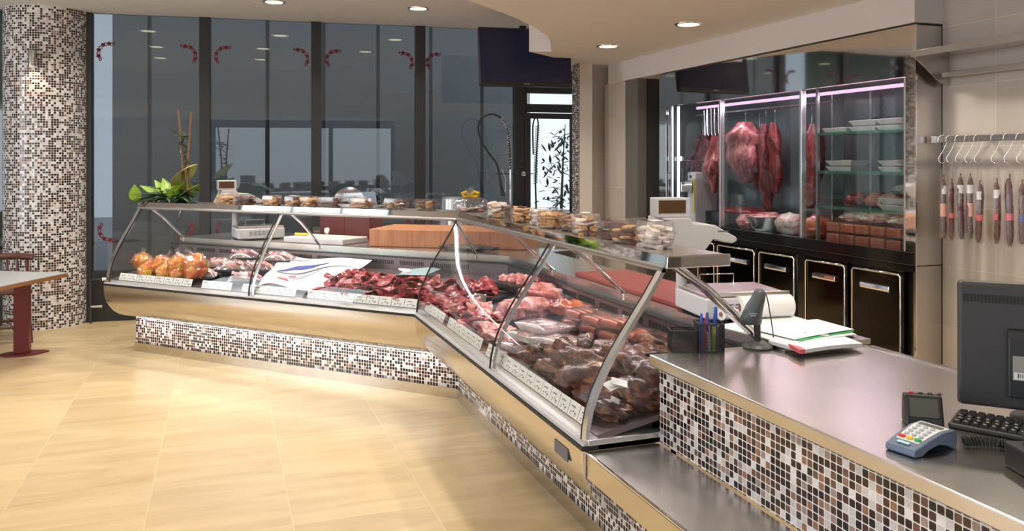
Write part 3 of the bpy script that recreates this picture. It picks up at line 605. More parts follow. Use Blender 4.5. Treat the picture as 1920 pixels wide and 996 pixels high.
    part('end_sill', MB().sweep([(.300, .594), (.300, .614), (-.42, .614), (-.42, .594)], fr, s1 + .016, s1 - .034), M['alu'], t, world=True, bevel=.003)
    # mitre: thin silicone joint of the two curved panes
    if fr == 'L':
        mb = MB(); path = [W('L', MIT * (a + .001), a + .001, b) for a, b in GC]; mb.tube(path, .0055, 8); part('mitre_joint', mb, M['rubber'], t, 60, world=True)
    # chrome props that carry the shelf
    for s in ((3.0, 1.50, .10) if fr == 'L' else (1.55, 2.62, .62)):
        w_ = .011 if not (fr == 'R' and s > 2.5) else .016
        mb = MB()
        for ds in (0, .045 if (fr == 'R' and s > 2.5) else None):
            if ds is None: continue
            mb.tube([W(fr, s - ds, -.06, 1.185), W(fr, s - ds, -.20, 1.09), W(fr, s - ds, TB - .02, .90)], w_ if ds == 0 else .007, 10)
        mb.tube([W(fr, s, TB - .02, .90), W(fr, s, TB - .02, .87)], .014, 10)
        part('shelf_prop', mb, M['chrome'], t, 50, world=True)
    # end cap of the shelf
    if fr == 'R':
        mb = MB(); pr = [(.006, 1.178), (.002, 1.2225), (-.256, 1.2225), (-.256, 1.178)]
        part('shelf_end_cap', mb.sweep(pr, fr, s1 + .022, s1 + .006), M['polish'], t, world=True, bevel=.004)
    else:
        part('shelf_end_cap', MB().sweep([(.006, 1.178), (.002, 1.2225), (-.256, 1.2225), (-.256, 1.178)], fr, s1 + .016, s1 + .006), M['polish'], t, world=True)
# glow of the lamps in the case: real linear lamps under the shelf and under the bumper
for fr in 'LR':
    s1 = SE[fr]; m_ = W(fr, s1 / 2, -.06, 1.172); ang = _a if fr == 'L' else 0
    l = bpy.data.lights.new('case_lamp', 'AREA'); l.shape = 'RECTANGLE'; l.size = .03; l.size_y = s1 - .2; l.energy = 7; l.color = (1, .90, .88)
    o = bpy.data.objects.new('case_lamp', l); C.objects.link(o); o.location = m_; o.rotation_euler = (0, 0, ang)
s_ = 2.9; l = bpy.data.lights.new('under_bumper_lamp', 'AREA'); l.shape = 'RECTANGLE'; l.size = .02; l.size_y = s_; l.energy = 5; l.color = (1, .95, .88)
o = bpy.data.objects.new('under_bumper_lamp', l); C.objects.link(o); o.location = W('L', 1.55, .06, .290); o.rotation_euler = (0, 0, _a)
# step-down bag shelf and till counter
t = thing('till_counter', 'mosaic-clad till counter with steel top and low steel bag shelf in front', 'counter', (1.8, 1.0, 0))
yN = -1.6
part('lower_plinth', MB().box(1.45, 1.49, yN, 2.527, 0, .068), M['belly'], t, world=True)
part('lower_base', mosaic_panel('R', 2.695, 5.222 - yN, 0, .068, .50), M['mosaic'], t, world=True)
part('upper_base', mosaic_panel('R', 2.675, 5.222 - yN, .022, .577, .845, voff=.006), M['mosaic'], t, world=True)
part('bag_shelf', MB().box(1.157, 1.425, yN, 2.53, .568, .577), M['worksteel'], t, world=True, bevel=.002)
part('shelf_fascia', MB().box(1.157, 1.165, yN, 2.53, .488, .568), M['belly'], t, world=True, bevel=.002)
part('shelf_lip', MB().box(1.150, 1.159, yN, 2.53, .573, .581), M['chrome'], t, world=True, bevel=.002)
part('countertop', MB().box(1.405, 2.235, yN, 2.557, .842, .88), M['worksteel'], t, world=True, bevel=.004)
part('upstand', MB().box(2.215, 2.235, yN, 2.40, .8805, .884), M['steel'], t, world=True)
part('carcass', MB().box(1.49, 2.2, yN, 2.52, .02, .57).box(1.47, 2.2, yN, 2.50, .578, .84), M['steel'], t, world=True)
part('side_panel', MB().box(1.462, 2.2, 2.52, 2.54, .60, .84), M['mosaic'], t, world=True)
# ================================================================ meat refrigerator in the right wall
FX = 3.8; FY0, FY1 = 3.751, 6.725; ZT = 2.358
t = thing('meat_refrigerator', 'tall mirror-steel wall refrigerator with sliding glass doors full of hanging meat', 'refrigerator', (4.1, 5.2, 0))
part('side_panel', MB().box(FX + .004, 4.0 - .004, FY0 - .003, FY0 + .018, .947, ZT - .01).box(FX + .004, 3.996, FY0 - .003, FY0 + .018, .02, .942), M['steel'], t, world=True, bevel=.001, label='plain brushed steel side in two sheets')
part('corner_edge', MB().box(FX - .002, FX + .006, FY0 - .006, FY0 + .004, .02, ZT - .008), M['chrome'], t, world=True)
part('shell', MB().box(4.46, 4.5, FY0 + .02, FY1, .95, ZT - .02).box(FX + .01, 4.46, FY1 - .02, FY1, .95, ZT - .02).box(4.0, 4.46, FY0 + .02, FY0 + .04, .95, ZT - .02).box(FX + .01, 4.46, FY0 + .04, FY1 - .02, 2.07, 2.1).box(FX + .01, 4.46, FY0 + .04, FY1 - .02, .965, .995), M['fridgein'], t, world=True)
part('fascia', MB().box(FX, FX + .02, FY0 + .004, FY1, 2.052, ZT - .006), M['polish'], t, world=True, bevel=.002, label='mirror-polished steel header')
part('nameplate', MB().box(FX - .003, FX, 3.88, 4.02, 2.10, 2.125), M['black'], t, world=True, label='small black maker plate')
part('door_jamb', MB().box(FX, FX + .05, FY0 + .004, 3.822, 1.02, 2.052), M['polish'], t, world=True)
part('left_jamb', MB().box(FX, FX + .03, 6.60, FY1, 1.02, 2.052).box(FX + .01, FX + .03, 6.53, 6.58, 1.02, 2.052), M['polish'], t, world=True, bevel=.002)
part('sill', MB().box(FX - .004, FX + .06, FY0 + .004, FY1, .947, 1.022), M['glossblack'], t, world=True, bevel=.003, label='gloss black sill')
part('lit_tube', MB().tube([(FX + .05, 6.47, 1.04), (FX + .05, 6.47, 2.045)], .011, 10), M['tube'], t, world=True, label='upright lit white tube')
mb = MB().tube([(4.0, 6.40, 2.03), (4.0, 3.95, 2.03)], .012, 10); part('ceiling_tube', mb, M['pinktube'], t, world=True, label='lit pink tube along the top')
def gdoor(y0, y1, dx):
    d = part('glass_door', MB().box(FX + dx, FX + dx + .005, y0, y1, 1.024, 2.05), M['fglass'], t, world=True)
    for ya in (y0, y1 - .020): part('stile', MB().box(FX + dx - .008, FX + dx + .012, ya, ya + .020, 1.024, 2.05), M['alu'], d, world=True, bevel=.002)
gdoor(3.822, 4.775, .012); gdoor(4.755, 5.765, .034); gdoor(5.745, 6.53, .012)
part('shelf_post', MB().box(3.93, 3.95, 4.74, 4.76, 1.0, 2.06).box(4.40, 4.42, 4.74, 4.76, 1.0, 2.06), M['alu'], t, world=True)
for z in (1.235, 1.475, 1.74):
    part('glass_shelf', MB().box(3.92, 4.44, FY0 + .045, 4.735, z, z + .010).box(3.915, 3.92, FY0 + .045, 4.735, z - .006, z + .016), glass('shelf_glass', (.75, .90, .84), 1.5, milky=.12, mcol=(.45, .7, .6)) if z < 1.3 else bpy.data.materials['shelf_glass'], t, world=True, label='green-edged glass shelf')
part('meat_rail', MB().tube([(4.15, 6.66, 1.985), (4.15, 4.80, 1.985)], .012, 10).box(4.1, 4.2, 4.79, 4.8, 1.0, 2.05), M['alu'], t, world=True)
# lower black doors
for i, (y0, y1) in enumerate(((6.10, 6.68), (5.80, 6.08), (5.262, 5.79), (4.80, 5.242), (4.30, 4.72), (3.835, 4.275))):
    if i == 0: continue
    d = part('lower_door', MB().box(FX + .0, FX + .03, y0, y1, .06, .905), M['darksteel'], t, world=True, bevel=.006, label='mirror-black refrigerated lower door')
    fr_ = MB()
    for r, q in ((.016, .006),):
        fr_.tube([(FX - .006, y0 + .02, .07), (FX - .006, y0 + .02, .865), (FX - .006, y0 + .035, .88), (FX - .006, y1 - .035, .88), (FX - .006, y1 - .02, .865), (FX - .006, y1 - .02, .07)], .007, 8)
    part('chrome_trim', fr_, M['chrome'], d, 50, world=True)
    part('handle', MB().prism([(-.012, 0), (-.020, .012), (-.016, .034), (0, .040), (0, 0)], lambda a, b: (FX + a, y0 + .10, .765 + b), lambda a, b: (FX + a, y1 - .10, .765 + b)), M['chrome'], d, world=True, bevel=.002)
part('lower_carcass', MB().box(FX + .03, 4.5, FY0 + .02, FY1, .02, .945).box(FX + .004, FX + .03, FY0 + .004, FY1, .905, .945).box(FX + .006, FX + .03, 4.72, 4.80, .02, .905), M['glossblack'], t, world=True)
for y, p_ in ((6.0, 4.5), (5.2, 4.5), (4.3, 4.5)):
    l = bpy.data.lights.new('refrigerator_lamp', 'AREA'); l.shape = 'RECTANGLE'; l.size = .05; l.size_y = .7; l.energy = p_; l.color = (1.0, .70, .84)
    o = bpy.data.objects.new('refrigerator_lamp', l); C.objects.link(o); o.location = (3.99, y, 2.012); o.rotation_euler = (0, .35, 0)

# --- inside it: hanging meat
def hook(mb, x, y, z, L_=.12): # S hook
    mb.tube([(x, y - .028, z - .01), (x, y - .022, z + .012), (x, y, z + .022), (x, y + .018, z + .010), (x, y + .012, z - .03), (x, y - .012, z - L_ + .03), (x, y - .016, z - L_ + .005), (x, y, z - L_ - .012), (x, y + .02, z - L_), (x, y + .028, z - L_ + .02)], .0028, 6)
hang = [(1272, 4.20, 1.93, 1.42, .07, 'hungdark', 'dark narrow cut of beef hanging leftmost in the refrigerator beside the lit tube'),
        (1318, 4.20, 1.80, 1.45, .12, 'hungdark', 'broad dark slab of beef hanging behind the folded hooks, left glass door'),
        (1340, 4.05, 1.78, 1.28, .09, 'hung', 'brownish side of meat hanging low behind the first door stile'),
        (1398, 4.10, 1.88, 1.38, .17, 'hung', 'large pink-red shoulder of meat hanging in the middle of the refrigerator'),
        (1436, 4.16, 1.86, 1.14, .075, 'hungdark', 'long deep red loin hanging from ceiling to bowl in the middle door'),
        (1453, 4.10, 1.86, 1.30, .06, 'hungdark', 'slender dark red strip hanging just left of the right-hand glass door'),
        (1424, 4.3, 1.7, 1.32, .08, 'hung', 'smaller pink cut hanging behind the large shoulder'),
        (1522, 4.22, 1.84, 1.20, .10, 'hungdark', 'dark shadowy haunch hanging beside the glass shelves')]
for i, (u, x, z1, z0, r, mt, lb) in enumerate(hang):
    p = at_x(u, 250, x); mb = MB(); h = z1 - z0; pts = []
    n = 14; k = 16; v = []
    for j in range(n + 1):
        f = j / n; rr = r * (.30 + .78 * abs(math.sin(PI * min(1, f * .95 + .05))) ** .75) * (1 + .22 * noise.noise(Vector((f * 2.4, i * 3.3, 4))))
        rr = max(rr, .012) * (1 + .25 * noise.noise(Vector((f * 3, i, 0))))
        cx = .02 * math.sin(f * 4 + i); row = []
        for q in range(k):
            a = 2 * PI * q / k; w_ = 1 + .42 * noise.fractal(Vector((math.cos(a), math.sin(a), f * 4 + i * 5)), 1, 2, 3)
            v.append((x + cx + rr * w_ * math.cos(a) * .7, p[1] + rr * w_ * math.sin(a), z1 - f * h))
    fs = [(j * k + q, j * k + (q + 1) % k, (j + 1) * k + (q + 1) % k, (j + 1) * k + q) for j in range(n) for q in range(k)] + [tuple(range(k)), tuple(range(n * k, (n + 1) * k))]
    mb.add(v, fs)
    o = single('hanging_meat', mb, M[mt], lb, 'meat', (x, p[1], z1), group=None, smooth=60, world=True)
    hk = MB(); hk.tube([(x, p[1], z1 - .02), (x, p[1], 1.96), (4.15 if x != 4.15 else x, p[1], 1.995)], .003, 6); part('hook', hk, M['chrome'], o, world=True)
# bundle of empty hooks and the grinder
mb = MB()
for k in range(5):
    y = 6.02 + k * .055; x = 4.0
    mb.tube([(x, y, 2.02), (x, y + .02, 1.80), (x, y + .03, 1.78), (x, y + .045, 1.80), (x, y + .05, 2.0)], .004, 6)
single('hook_bundle', mb, M['chrome'], 'bunch of long bent steel hooks hanging empty at the top left of the refrigerator', 'hooks', (4.0, 6.1, 2.0), smooth=60, world=True)
gx, gy, gz = at_x(1302, 360, 3.98)
t = thing('meat_grinder', 'white upright meat grinder with steel throat inside the left refrigerator door', 'grinder', (3.98, gy, .996))
part('body', MB().box(3.95, 4.18, gy - .06, gy + .07, .996, 1.46), M['offwhite'], t, world=True, bevel=.01)
part('throat', MB().tube([(3.95, gy + .01, 1.33), (3.88, gy + .04, 1.33)], [.06, .05], 20), M['alu'], t, 50, world=True)
part('ring', MB().tube([(3.89, gy + .035, 1.33), (3.865, gy + .045, 1.33)], .058, 24), M['chrome'], t, 50, world=True)
part('tray', MB().box(3.86, 4.1, gy - .02, gy + .16, 1.56, 1.566).box(3.86, 3.866, gy - .02, gy + .16, 1.566, 1.60).box(3.98, 4.02, gy + .04, gy + .08, 1.46, 1.56), M['chrome'], t, world=True)
part('guard', MB().box(3.944, 3.949, gy - .058, gy - .03, 1.10, 1.40), M['yellow'], t, world=True)
part('switch', MB().tube([(3.95, gy + .01, 1.42), (3.94, gy + .01, 1.42)], .014, 12), M['black'], t, world=True)
bx, by, bz = at_x(1440, 400, 4.0)
t = thing('steel_bowl', 'wide steel mixing bowl on the refrigerator floor under the long red loin', 'bowl', (4.0, by, .996))
part('bowl', MB().lathe([(.001, .0), (.08, .0), (.13, .05), (.165, .13), (.172, .135), (.166, .138), (.155, .125), (.12, .05), (.075, .012), (.001, .012)], 32), M['alu'], t, 40)
single('meat_pile', MB().blob((4.0, by, 1.112), (.12, .12, .05), .25, 2, 5), M['pork'], 'heap of pale pink meat filling the steel mixing bowl', 'meat', (4.0, by, 1.1), smooth=60, world=True)
p = at_x(1420, 415, 3.95)
mb = MB().blob((3.98, p[1] + .12, 1.07), (.09, .14, .07), .3, 2, 3); single('meat_bag', mb, M['pork'], 'bag of pink meat slumped left of the steel mixing bowl', 'meat', (3.98, p[1] + .12, 1.0), smooth=60, world=True)
p = at_x(1400, 392, 4.1)
t = thing('dark_meat_tub', 'low black tub of red minced meat on the refrigerator floor, middle door', 'tub', (4.18, 6.0, .996))
part('tub', MB().box(4.05, 4.40, 5.62, 6.35, .996, 1.12), M['black'], t, world=True, bevel=.01)
part('mince', MB().blob((4.22, 5.98, 1.13), (.15, .34, .04), .3, 3, 8), M['beef'], t, 60, world=True, kind='stuff')
# foam trays on the shelves
def foam_tray():
    mb = MB(); a, b, h = .085, .125, .035
    q = lambda s, z: [(-a * s, -b * s, z), (a * s, -b * s, z), (a * s, b * s, z), (-a * s, b * s, z)]
    v = q(.78, 0) + q(1, h) + q(.93, h) + q(.74, .006)
    fs = [(0, 1, 2, 3)[::-1]] + [(i, (i + 1) % 4, 4 + (i + 1) % 4, 4 + i) for i in range(4)] + [(4 + i, 4 + (i + 1) % 4, 8 + (i + 1) % 4, 8 + i) for i in range(4)] + [(8 + i, 8 + (i + 1) % 4, 12 + (i + 1) % 4, 12 + i) for i in range(4)] + [(12, 13, 14, 15)]
    return mb.add(v, fs)
ft = None; names = {1.75: 'top', 1.485: 'middle', 1.245: 'lower'}
spots = [(1.75, 4.62, 0), (1.75, 4.36, 0), (1.75, 4.36, 1), (1.75, 4.12, 0), (1.75, 4.12, 1), (1.75, 3.93, 0), (1.75, 3.93, 1),
         (1.485, 4.58, 0), (1.485, 4.58, 1), (1.485, 4.10, 0), (1.485, 4.10, 1), (1.485, 3.93, 0), (1.485, 3.93, 1), (1.245, 4.10, 0), (1.245, 4.10, 1)]
seen = {}
for z, y, k in spots:
    seen[z] = seen.get(z, 0) + 1
    lb = '%s foam tray %s of the %s refrigerator shelf' % (['lower', 'upper'][k], {4.62: 'at the left end', 4.58: 'at the left end', 4.36: 'second from the left', 4.12: 'third from the left', 4.10: 'toward the right side', 3.93: 'at the far right'}[y], names[z])
    if ft is None:
        ft = thing('foam_tray', lb, 'tray', (4.05, y, z), group='foam trays in the refrigerator'); part('tray', foam_tray(), M['foam'], ft, bevel=.003)
        part('meat_slices', MB().blob((0, 0, .024), (.06, .095, .016), .25, 2, 4), M['pork'], ft, 60)
    else: dup(ft, (4.05, y, z + .040 * k), 0, lb)
# yellow tray of red meat, orange sausage packs on the floor
t = thing('yellow_tray', 'yellow tray on the lower refrigerator shelf, right side', 'tray', (4.2, 4.05, 1.246)); mb = foam_tray(); part('tray', mb, M['yellow'], t, bevel=.002)
t.scale = (1, 1.3, .8)
for i, (y, mt, lb) in enumerate(((4.55, 'beef', 'dark red joint resting at the left of the lower refrigerator shelf'), (4.36, 'frank', 'orange-brown cut resting in the middle of the lower refrigerator shelf'), (4.24, 'pork', 'pink cut on the lower refrigerator shelf beside the yellow tray'))):
    single('meat_joint', MB().blob((0, 0, .05), (.10, .085, .052), .25, 1.6, 30 + i, flat=.9), M[mt], lb, 'meat', (4.12, y, 1.247), smooth=60)
pk = None
for k in (0, 1):
    for i in range(6):
        y = 4.60 - i * .135
        lb = 'orange meat pack on the refrigerator floor, %s from left in the %s row' % (ORD[i], ['bottom', 'top'][k])
        if pk is None:
            pk = thing('mince_pack', lb, 'meat pack', (4.02, y, .997), group='orange meat packs on the refrigerator floor')
            part('meat', MB().cbox((0, 0, .035), (.17, .118, .062)), M['frank'], pk, bevel=.012, seg=3); part('film', MB().cbox((0, 0, .036), (.18, .126, .070)), M['film'], pk, bevel=.012)
        else: dup(pk, (4.02, y, .997 + .074 * k), 0, lb)
for i, (y, z, lb) in enumerate(((4.50, 1.15, 'left'), (4.30, 1.15, 'middle'), (4.08, 1.15, 'right'))):
    single('vacuum_pack', MB().blob((0, 0, .03), (.12, .10, .035), .3, 1.6, 40 + i, flat=.85), M['fatty'], 'pale vacuum-packed cut lying on the orange packs in the refrigerator, %s one' % lb, 'meat pack', (4.06, y, z), smooth=60)
for i, (y, lb) in enumerate(((5.15, 'right of the steel bowl behind the door stile'), (4.85, 'just left of the orange packs'))):
    single('meat_bag', MB().blob((0, 0, .08), (.10, .12, .09), .25, 1.6, 50 + i, flat=.88), M['frank'] if i else M['fatty'], 'soft pink meat bag %s, refrigerator floor' % lb, 'meat', (4.02, y, .997), smooth=60)

# ================================================================ shelf, rail, hooks and salami on the right wall
t = thing('wall_shelf', 'long brushed-steel wall shelf with triangular end bracket above the hook rail', 'shelf', (3.9, 3.4, 2.06))
part('shelf_plate', MB().box(3.72, 3.998, .5, 3.70, 2.165, 2.172), M['steel'], t, world=True)
part('front_lip', MB().box(3.715, 3.722, .5, 3.70, 2.148, 2.185), M['steel'], t, world=True, bevel=.001)
part('lower_bar', MB().box(3.90, 3.93, .5, 3.66, 2.035, 2.065), M['steel'], t, world=True, bevel=.003)
mb = MB(); mb.prism([(3.722, 2.165), (3.998, 2.165), (3.998, 1.99), (3.93, 2.01), (3.90, 2.03)], lambda a, b: (a, 3.695, b), lambda a, b: (a, 3.70, b)); part('bracket', mb, M['steel'], t, world=True)
mb = MB(); mb.prism([(3.722, 2.165), (3.998, 2.165), (3.998, 1.99), (3.90, 2.03)], lambda a, b: (a, 2.2, b), lambda a, b: (a, 2.205, b)); part('bracket', mb, M['steel'], t, world=True)
RX = 3.90
t = thing('hook_rail', 'flat grey steel rail on stand-offs carrying S-hooks', 'rail', (RX, 3.3, 1.68))
part('rail', MB().box(RX - .003, RX + .003, .8, 3.705, 1.663, 1.697), M['steel'], t, world=True)
part('end_block', MB().box(RX - .012, RX + .012, 3.69, 3.722, 1.660, 1.700), M['alu'], t, world=True, bevel=.002)
part('standoff', MB().box(RX + .003, 3.998, 3.40, 3.42, 1.67, 1.69).box(RX + .003, 3.998, 2.4, 2.42, 1.67, 1.69), M['steel'], t, world=True)
sal = [(1769, 335, 446, 1, 'peach', 1), (1784, 342, 450, .8, 'pinklabel', 1), (1801, 333, 448, 1.05, 'peach', 1), (1819, 333, 447, 1.0, 'peach', 1), (1837, 346, 455, .95, 'pinklabel', 1), (1869, 342, 456, .9, 'pinklabel', 1), (1893, 335, 461, 1.1, 'pinklabel', 0), (1917, 345, 458, 1.0, 'navy', 1)]
for i, (u, va, vb, k, lc, wl) in enumerate(sal):
    tx = RX - .012; top = at_x(u, va, tx); bot = at_x(u, vb, tx); L_ = top[2] - bot[2]; y = top[1]; z0 = bot[2]
    hk = MB(); yo = y + .012; zt_ = 1.697; zb_ = 1.545
    hk.tube([(tx - .006, yo + .022, 1.668), (tx - .006, yo + .016, 1.692), (tx, yo, 1.705), (tx + .022, yo - .016, 1.697), (tx + .022, yo - .02, 1.672), (tx + .008, yo - .006, 1.62), (tx - .004, yo + .018, 1.575), (tx - .002, yo + .016, 1.553), (tx, yo - .004, 1.542), (tx - .004, yo - .024, 1.552), (tx - .006, yo - .030, 1.57)], .0026, 7)
    single('s_hook', hk, M['chrome'], 'bent steel S-hook on the wall rail, %s from the left' % ORD[i], 'hook', (tx, yo, 1.70), group='S-hooks on the wall rail', smooth=60, world=True)
    lb = 'mottled salami in a clear bag, %s from the left%s' % (ORD[i], {6: ', thickest and without a white label', 4: ', with a bright pink band', 7: ', with a dark blue band'}.get(i, ''))
    t = thing('salami', lb, 'salami', (tx, y, z0), group='salami hanging from the wall rail')
    r = .0165 * k; mb = MB(); N = 16; path = []; rad = []
    for j in range(N + 1):
        f = j / N; e = min(f, 1 - f) / .10; path.append((.004 * math.sin(f * 5 + i), .004 * math.sin(f * 3 + i * 2), f * L_)); rad.append(r * (min(1, max(.22, e)) ** .5) * (1 + .05 * math.sin(j * 2.3 + i)))
    part('sausage', mb.tube(path, rad, 16), M['sausage'], t, 60)
    part('tied_end', MB().tube([(0, 0, L_ - .003), (.004, .002, L_ + .012), (-.004, -.004, L_ + .022)], [.006, .003, .005], 8), M['stick'], t)
    if wl: part('label', MB().tube([(0, 0, L_ * .74), (0, 0, L_ * .88)], r * 1.06, 16), M['paper'], t, 60, label='small white label')
    zz = .38 if lc != 'peach' else .36; hh = .10 if lc != 'peach' else .22
    part('band', MB().tube([(0, 0, L_ * zz), (0, 0, L_ * (zz + hh))], r * 1.08, 16), M[lc], t, 60)
    if lc == 'peach': part('emblem', MB().tube([(-r * 1.07, .006, L_ * .50), (-r * 1.13, .006, L_ * .50)], .006, 12), M['pinklabel'], t)
    part('bag', MB().tube([(0, 0, -.006), (0, 0, .004), (0, .003, L_ * .5), (0, 0, L_ + .01), (0, 0, L_ + .035), (0, -.004, 1.548 - z0)], [r * .6, r * 1.35, r * 1.38, r * 1.3, r * .9, .003], 14), M['bag'], t, 50)

# ================================================================ television in front of the partition
c0 = at_d(897, 60, 7.95); c1 = at_d(1072, 50, 7.75)
t = thing('television', 'wide dark blue flat television hung below the ceiling at the end of the glazed partition', 'television', (2.75, 7.55, 2.62))
t.rotation_euler = (math.radians(-8), math.radians(0), math.radians(-6))
t.location = at_d(985, 108, 7.95)
part('housing', MB().box(-.455, .455, -.02, .045, -.285, .285), M['black'], t, bevel=.008)
part('screen', MB().box(-.434, .434, -.0235, -.0205, -.245, .265), M['screen'], t)
part('badge', MB().box(-.03, .03, -.0225, -.0205, -.268, -.262), M['alu'], t)
part('mount', MB().box(-.03, .03, .045, .10, -.05, .33), M['black'], t)
# ================================================================ food in the display case
def deckp(fr, u, v, lift=0.0, tmax=.165):                 # point of the sloping deck seen at a place in the photo
    if u < 10: return W(fr, u, v, DECK(v) + lift), u, v
    z = .68
    for _ in range(8):
        p = at_z(u, v, z); s, t = wing_st(fr, p); z = DECK(max(TB, min(.26, t))) + lift
    t = max(TB + .07, min(tmax, t)); s = max(MIT * t + .02, min(SE[fr] - .05, s))
    return W(fr, s, t, DECK(t) + lift), s, t
slope = math.atan(.20)
def wang(fr): return {'L': _a, 'R': 0.0}[fr]
def food(name, mb, mat, label, cat, loc, rz=0, group=None, smooth=60, kind=None):
    return single(name, mb, mat, label, cat, loc, rz, group, smooth, kind=kind)
# wrapped poultry parcels
bird = None
spots = [(243, 531, 0, 'at the front left corner of the case'), (283, 533, 0, 'second along the front'), (322, 533, 0, 'third along the front'), (268, 512, .02, 'in the second row, left'), (306, 514, .03, 'in the second row, middle'), (345, 517, .02, 'in the second row, right'),
         (305, 497, .07, 'topmost of the left pile'), (338, 500, .08, 'topmost of the right pile'), (364, 506, .02, 'rightmost beside the cold-cut trays')]
for i, (u, v, lf, lb) in enumerate(spots):
    p, s, t_ = deckp('L', u, v, lf); lab = 'orange and yellow wrapped poultry parcel %s' % lb
    if bird is None:
        bird = thing('poultry_parcel', lab, 'poultry', p, group='wrapped poultry in the left case')
        part('meat', MB().blob((0, 0, .062), (.078, .088, .070), .28, 1.5, 61, flat=.88), M['poultry'], bird, 60)
        part('wrapping', MB().blob((0, 0, .064), (.083, .093, .074), .28, 1.5, 61, flat=.88).tube([(0, .03, .12), (.01, .05, .15), (0, .06, .165)], [.03, .008, .022], 9), M['wrap'], bird, 60)
        lbm = part('label', MB().tube([(0, -.096, .05), (0, -.099, .05)], .024, 16).tube([(0, -.099, .05), (0, -.1, .05)], .012, 12, m=1).tube([(0, -.1, .05), (0, -.1008, .05)], .008, 12, m=0), [M['yellow'], M['rubber']], bird, label='yellow label with a dark ring')
    else: dup(bird, p, i * 1.1 if i not in (1, 2) else .3 * i, lab)
# trays of cold cuts
spots = [(2.22, .09, 0, 'front tray left'), (1.78, .09, 0, 'front tray right'), (2.20, -.08, .025, 'middle tray left'), (1.82, -.08, .025, 'middle tray right'), (2.12, -.24, .05, 'rear tray left'), (1.75, -.24, .05, 'rear tray right'), (1.99, .0, .045, 'topmost tray')]
for i, (u, v, lf, lb) in enumerate(spots):
    p, s, t_ = deckp('L', u, v, .004 + lf, .11); k = thing('cold_cut_tray', 'black tray of fanned pink cold cuts beside the poultry, %s' % lb, 'cold cuts', p, _a + .5 + .25 * math.sin(i * 2.1), group='cold-cut trays in the left case')
    part('tray', MB().box(-.085, .085, -.12, .12, 0, .018), M['black'], k, bevel=.006)
    for j in range(6):
        mb = MB(); mb.grid(lambda a, b: ((a - .5) * .12 + .012 * math.sin(b * 5 + j), -.09 + j * .030 + (b - .5) * .07, .022 + .045 * b + .016 * math.sin(a * 5 + j * 1.7)), 6, 5, .003)
        part('slice', mb, M['ham'] if (i + j) % 4 else M['fatty'], k, 60)
    if i in (0, 3, 4): part('label', MB().cbox((.04, -.07, .055), (.05, .04, .002), .4, .3), M['yellow'], k)
    part('film', MB().grid(lambda a, b: ((a - .5) * .17, (b - .5) * .25, .020 + .065 * math.sin(PI * a) ** .6 * math.sin(PI * b) ** .6), 10, 10, .001), M['film'], k, 60)
# white printed sheet and its stripes
A_, B_, C_, D_ = [(None, q, r) for q, r in ((1.53, .215), (1.0, .20), (.95, -.35), (1.80, -.36))]
def sheet(a, b, lift=0.0):
    s = (1 - a) * (1 - b) * A_[1] + a * (1 - b) * B_[1] + a * b * C_[1] + (1 - a) * b * D_[1]; t_ = (1 - a) * (1 - b) * A_[2] + a * (1 - b) * B_[2] + a * b * C_[2] + (1 - a) * b * D_[2]
    return W('L', s, t_, DECK(t_) + .035 + .018 * math.sin(a * 7 + b * 3) * (1 - a * .5) + .012 * math.sin(b * 9 + a * 4) + .04 * b + lift)
bx_ = sheet(.5, .5); bx_ = (bx_[0], bx_[1], bx_[2] - .03)
t = thing('covering_sheet', 'large crumpled white sheet with blue and grey streaks covering trays mid-case', 'sheet', bx_)
part('sheet', MB().grid(lambda a, b: sheet(a, b), 24, 20, .002), P('sheet_white', (.83, .84, .82), .45), t, 60, world=True)
def streak(pts, wd):
    mb = MB(); n = 20
    def cen(f):
        x = f * (len(pts) - 1); i = min(int(x), len(pts) - 2); g = x - i; return (pts[i][0] * (1 - g) + pts[i + 1][0] * g, pts[i][1] * (1 - g) + pts[i + 1][1] * g)
    mb.grid(lambda f, g: (lambda c: sheet(min(1, max(0, c[0])), min(1, max(0, c[1] + (g - .5) * wd * math.sin(PI * (.06 + .88 * f)))), .004))(cen(f)), n, 2, .0015); return mb
for pts, wd, mt, lb in ((((.10, .42), (.28, .60), (.50, .66), (.62, .78)), .10, 'navy', 'dark blue streak'), (((.10, .38), (.45, .50), (.70, .62), (.92, .78)), .035, 'ink', 'thin dark streak'),
                        (((.30, .30), (.5, .42), (.66, .56)), .07, 'greypaper', 'grey-blue streak'), (((.0, .72), (.14, .80), (.34, .88)), .10, 'greypaper', 'grey-blue streak'),
                        (((.22, .18), (.31, .22), (.38, .2)), .08, 'pinklabel', 'small red mark'), (((.30, .36), (.36, .38), (.42, .36)), .07, 'pinklabel', 'small red mark')):
    part('streak', streak(pts, wd), M[mt], t, world=True, label=lb)
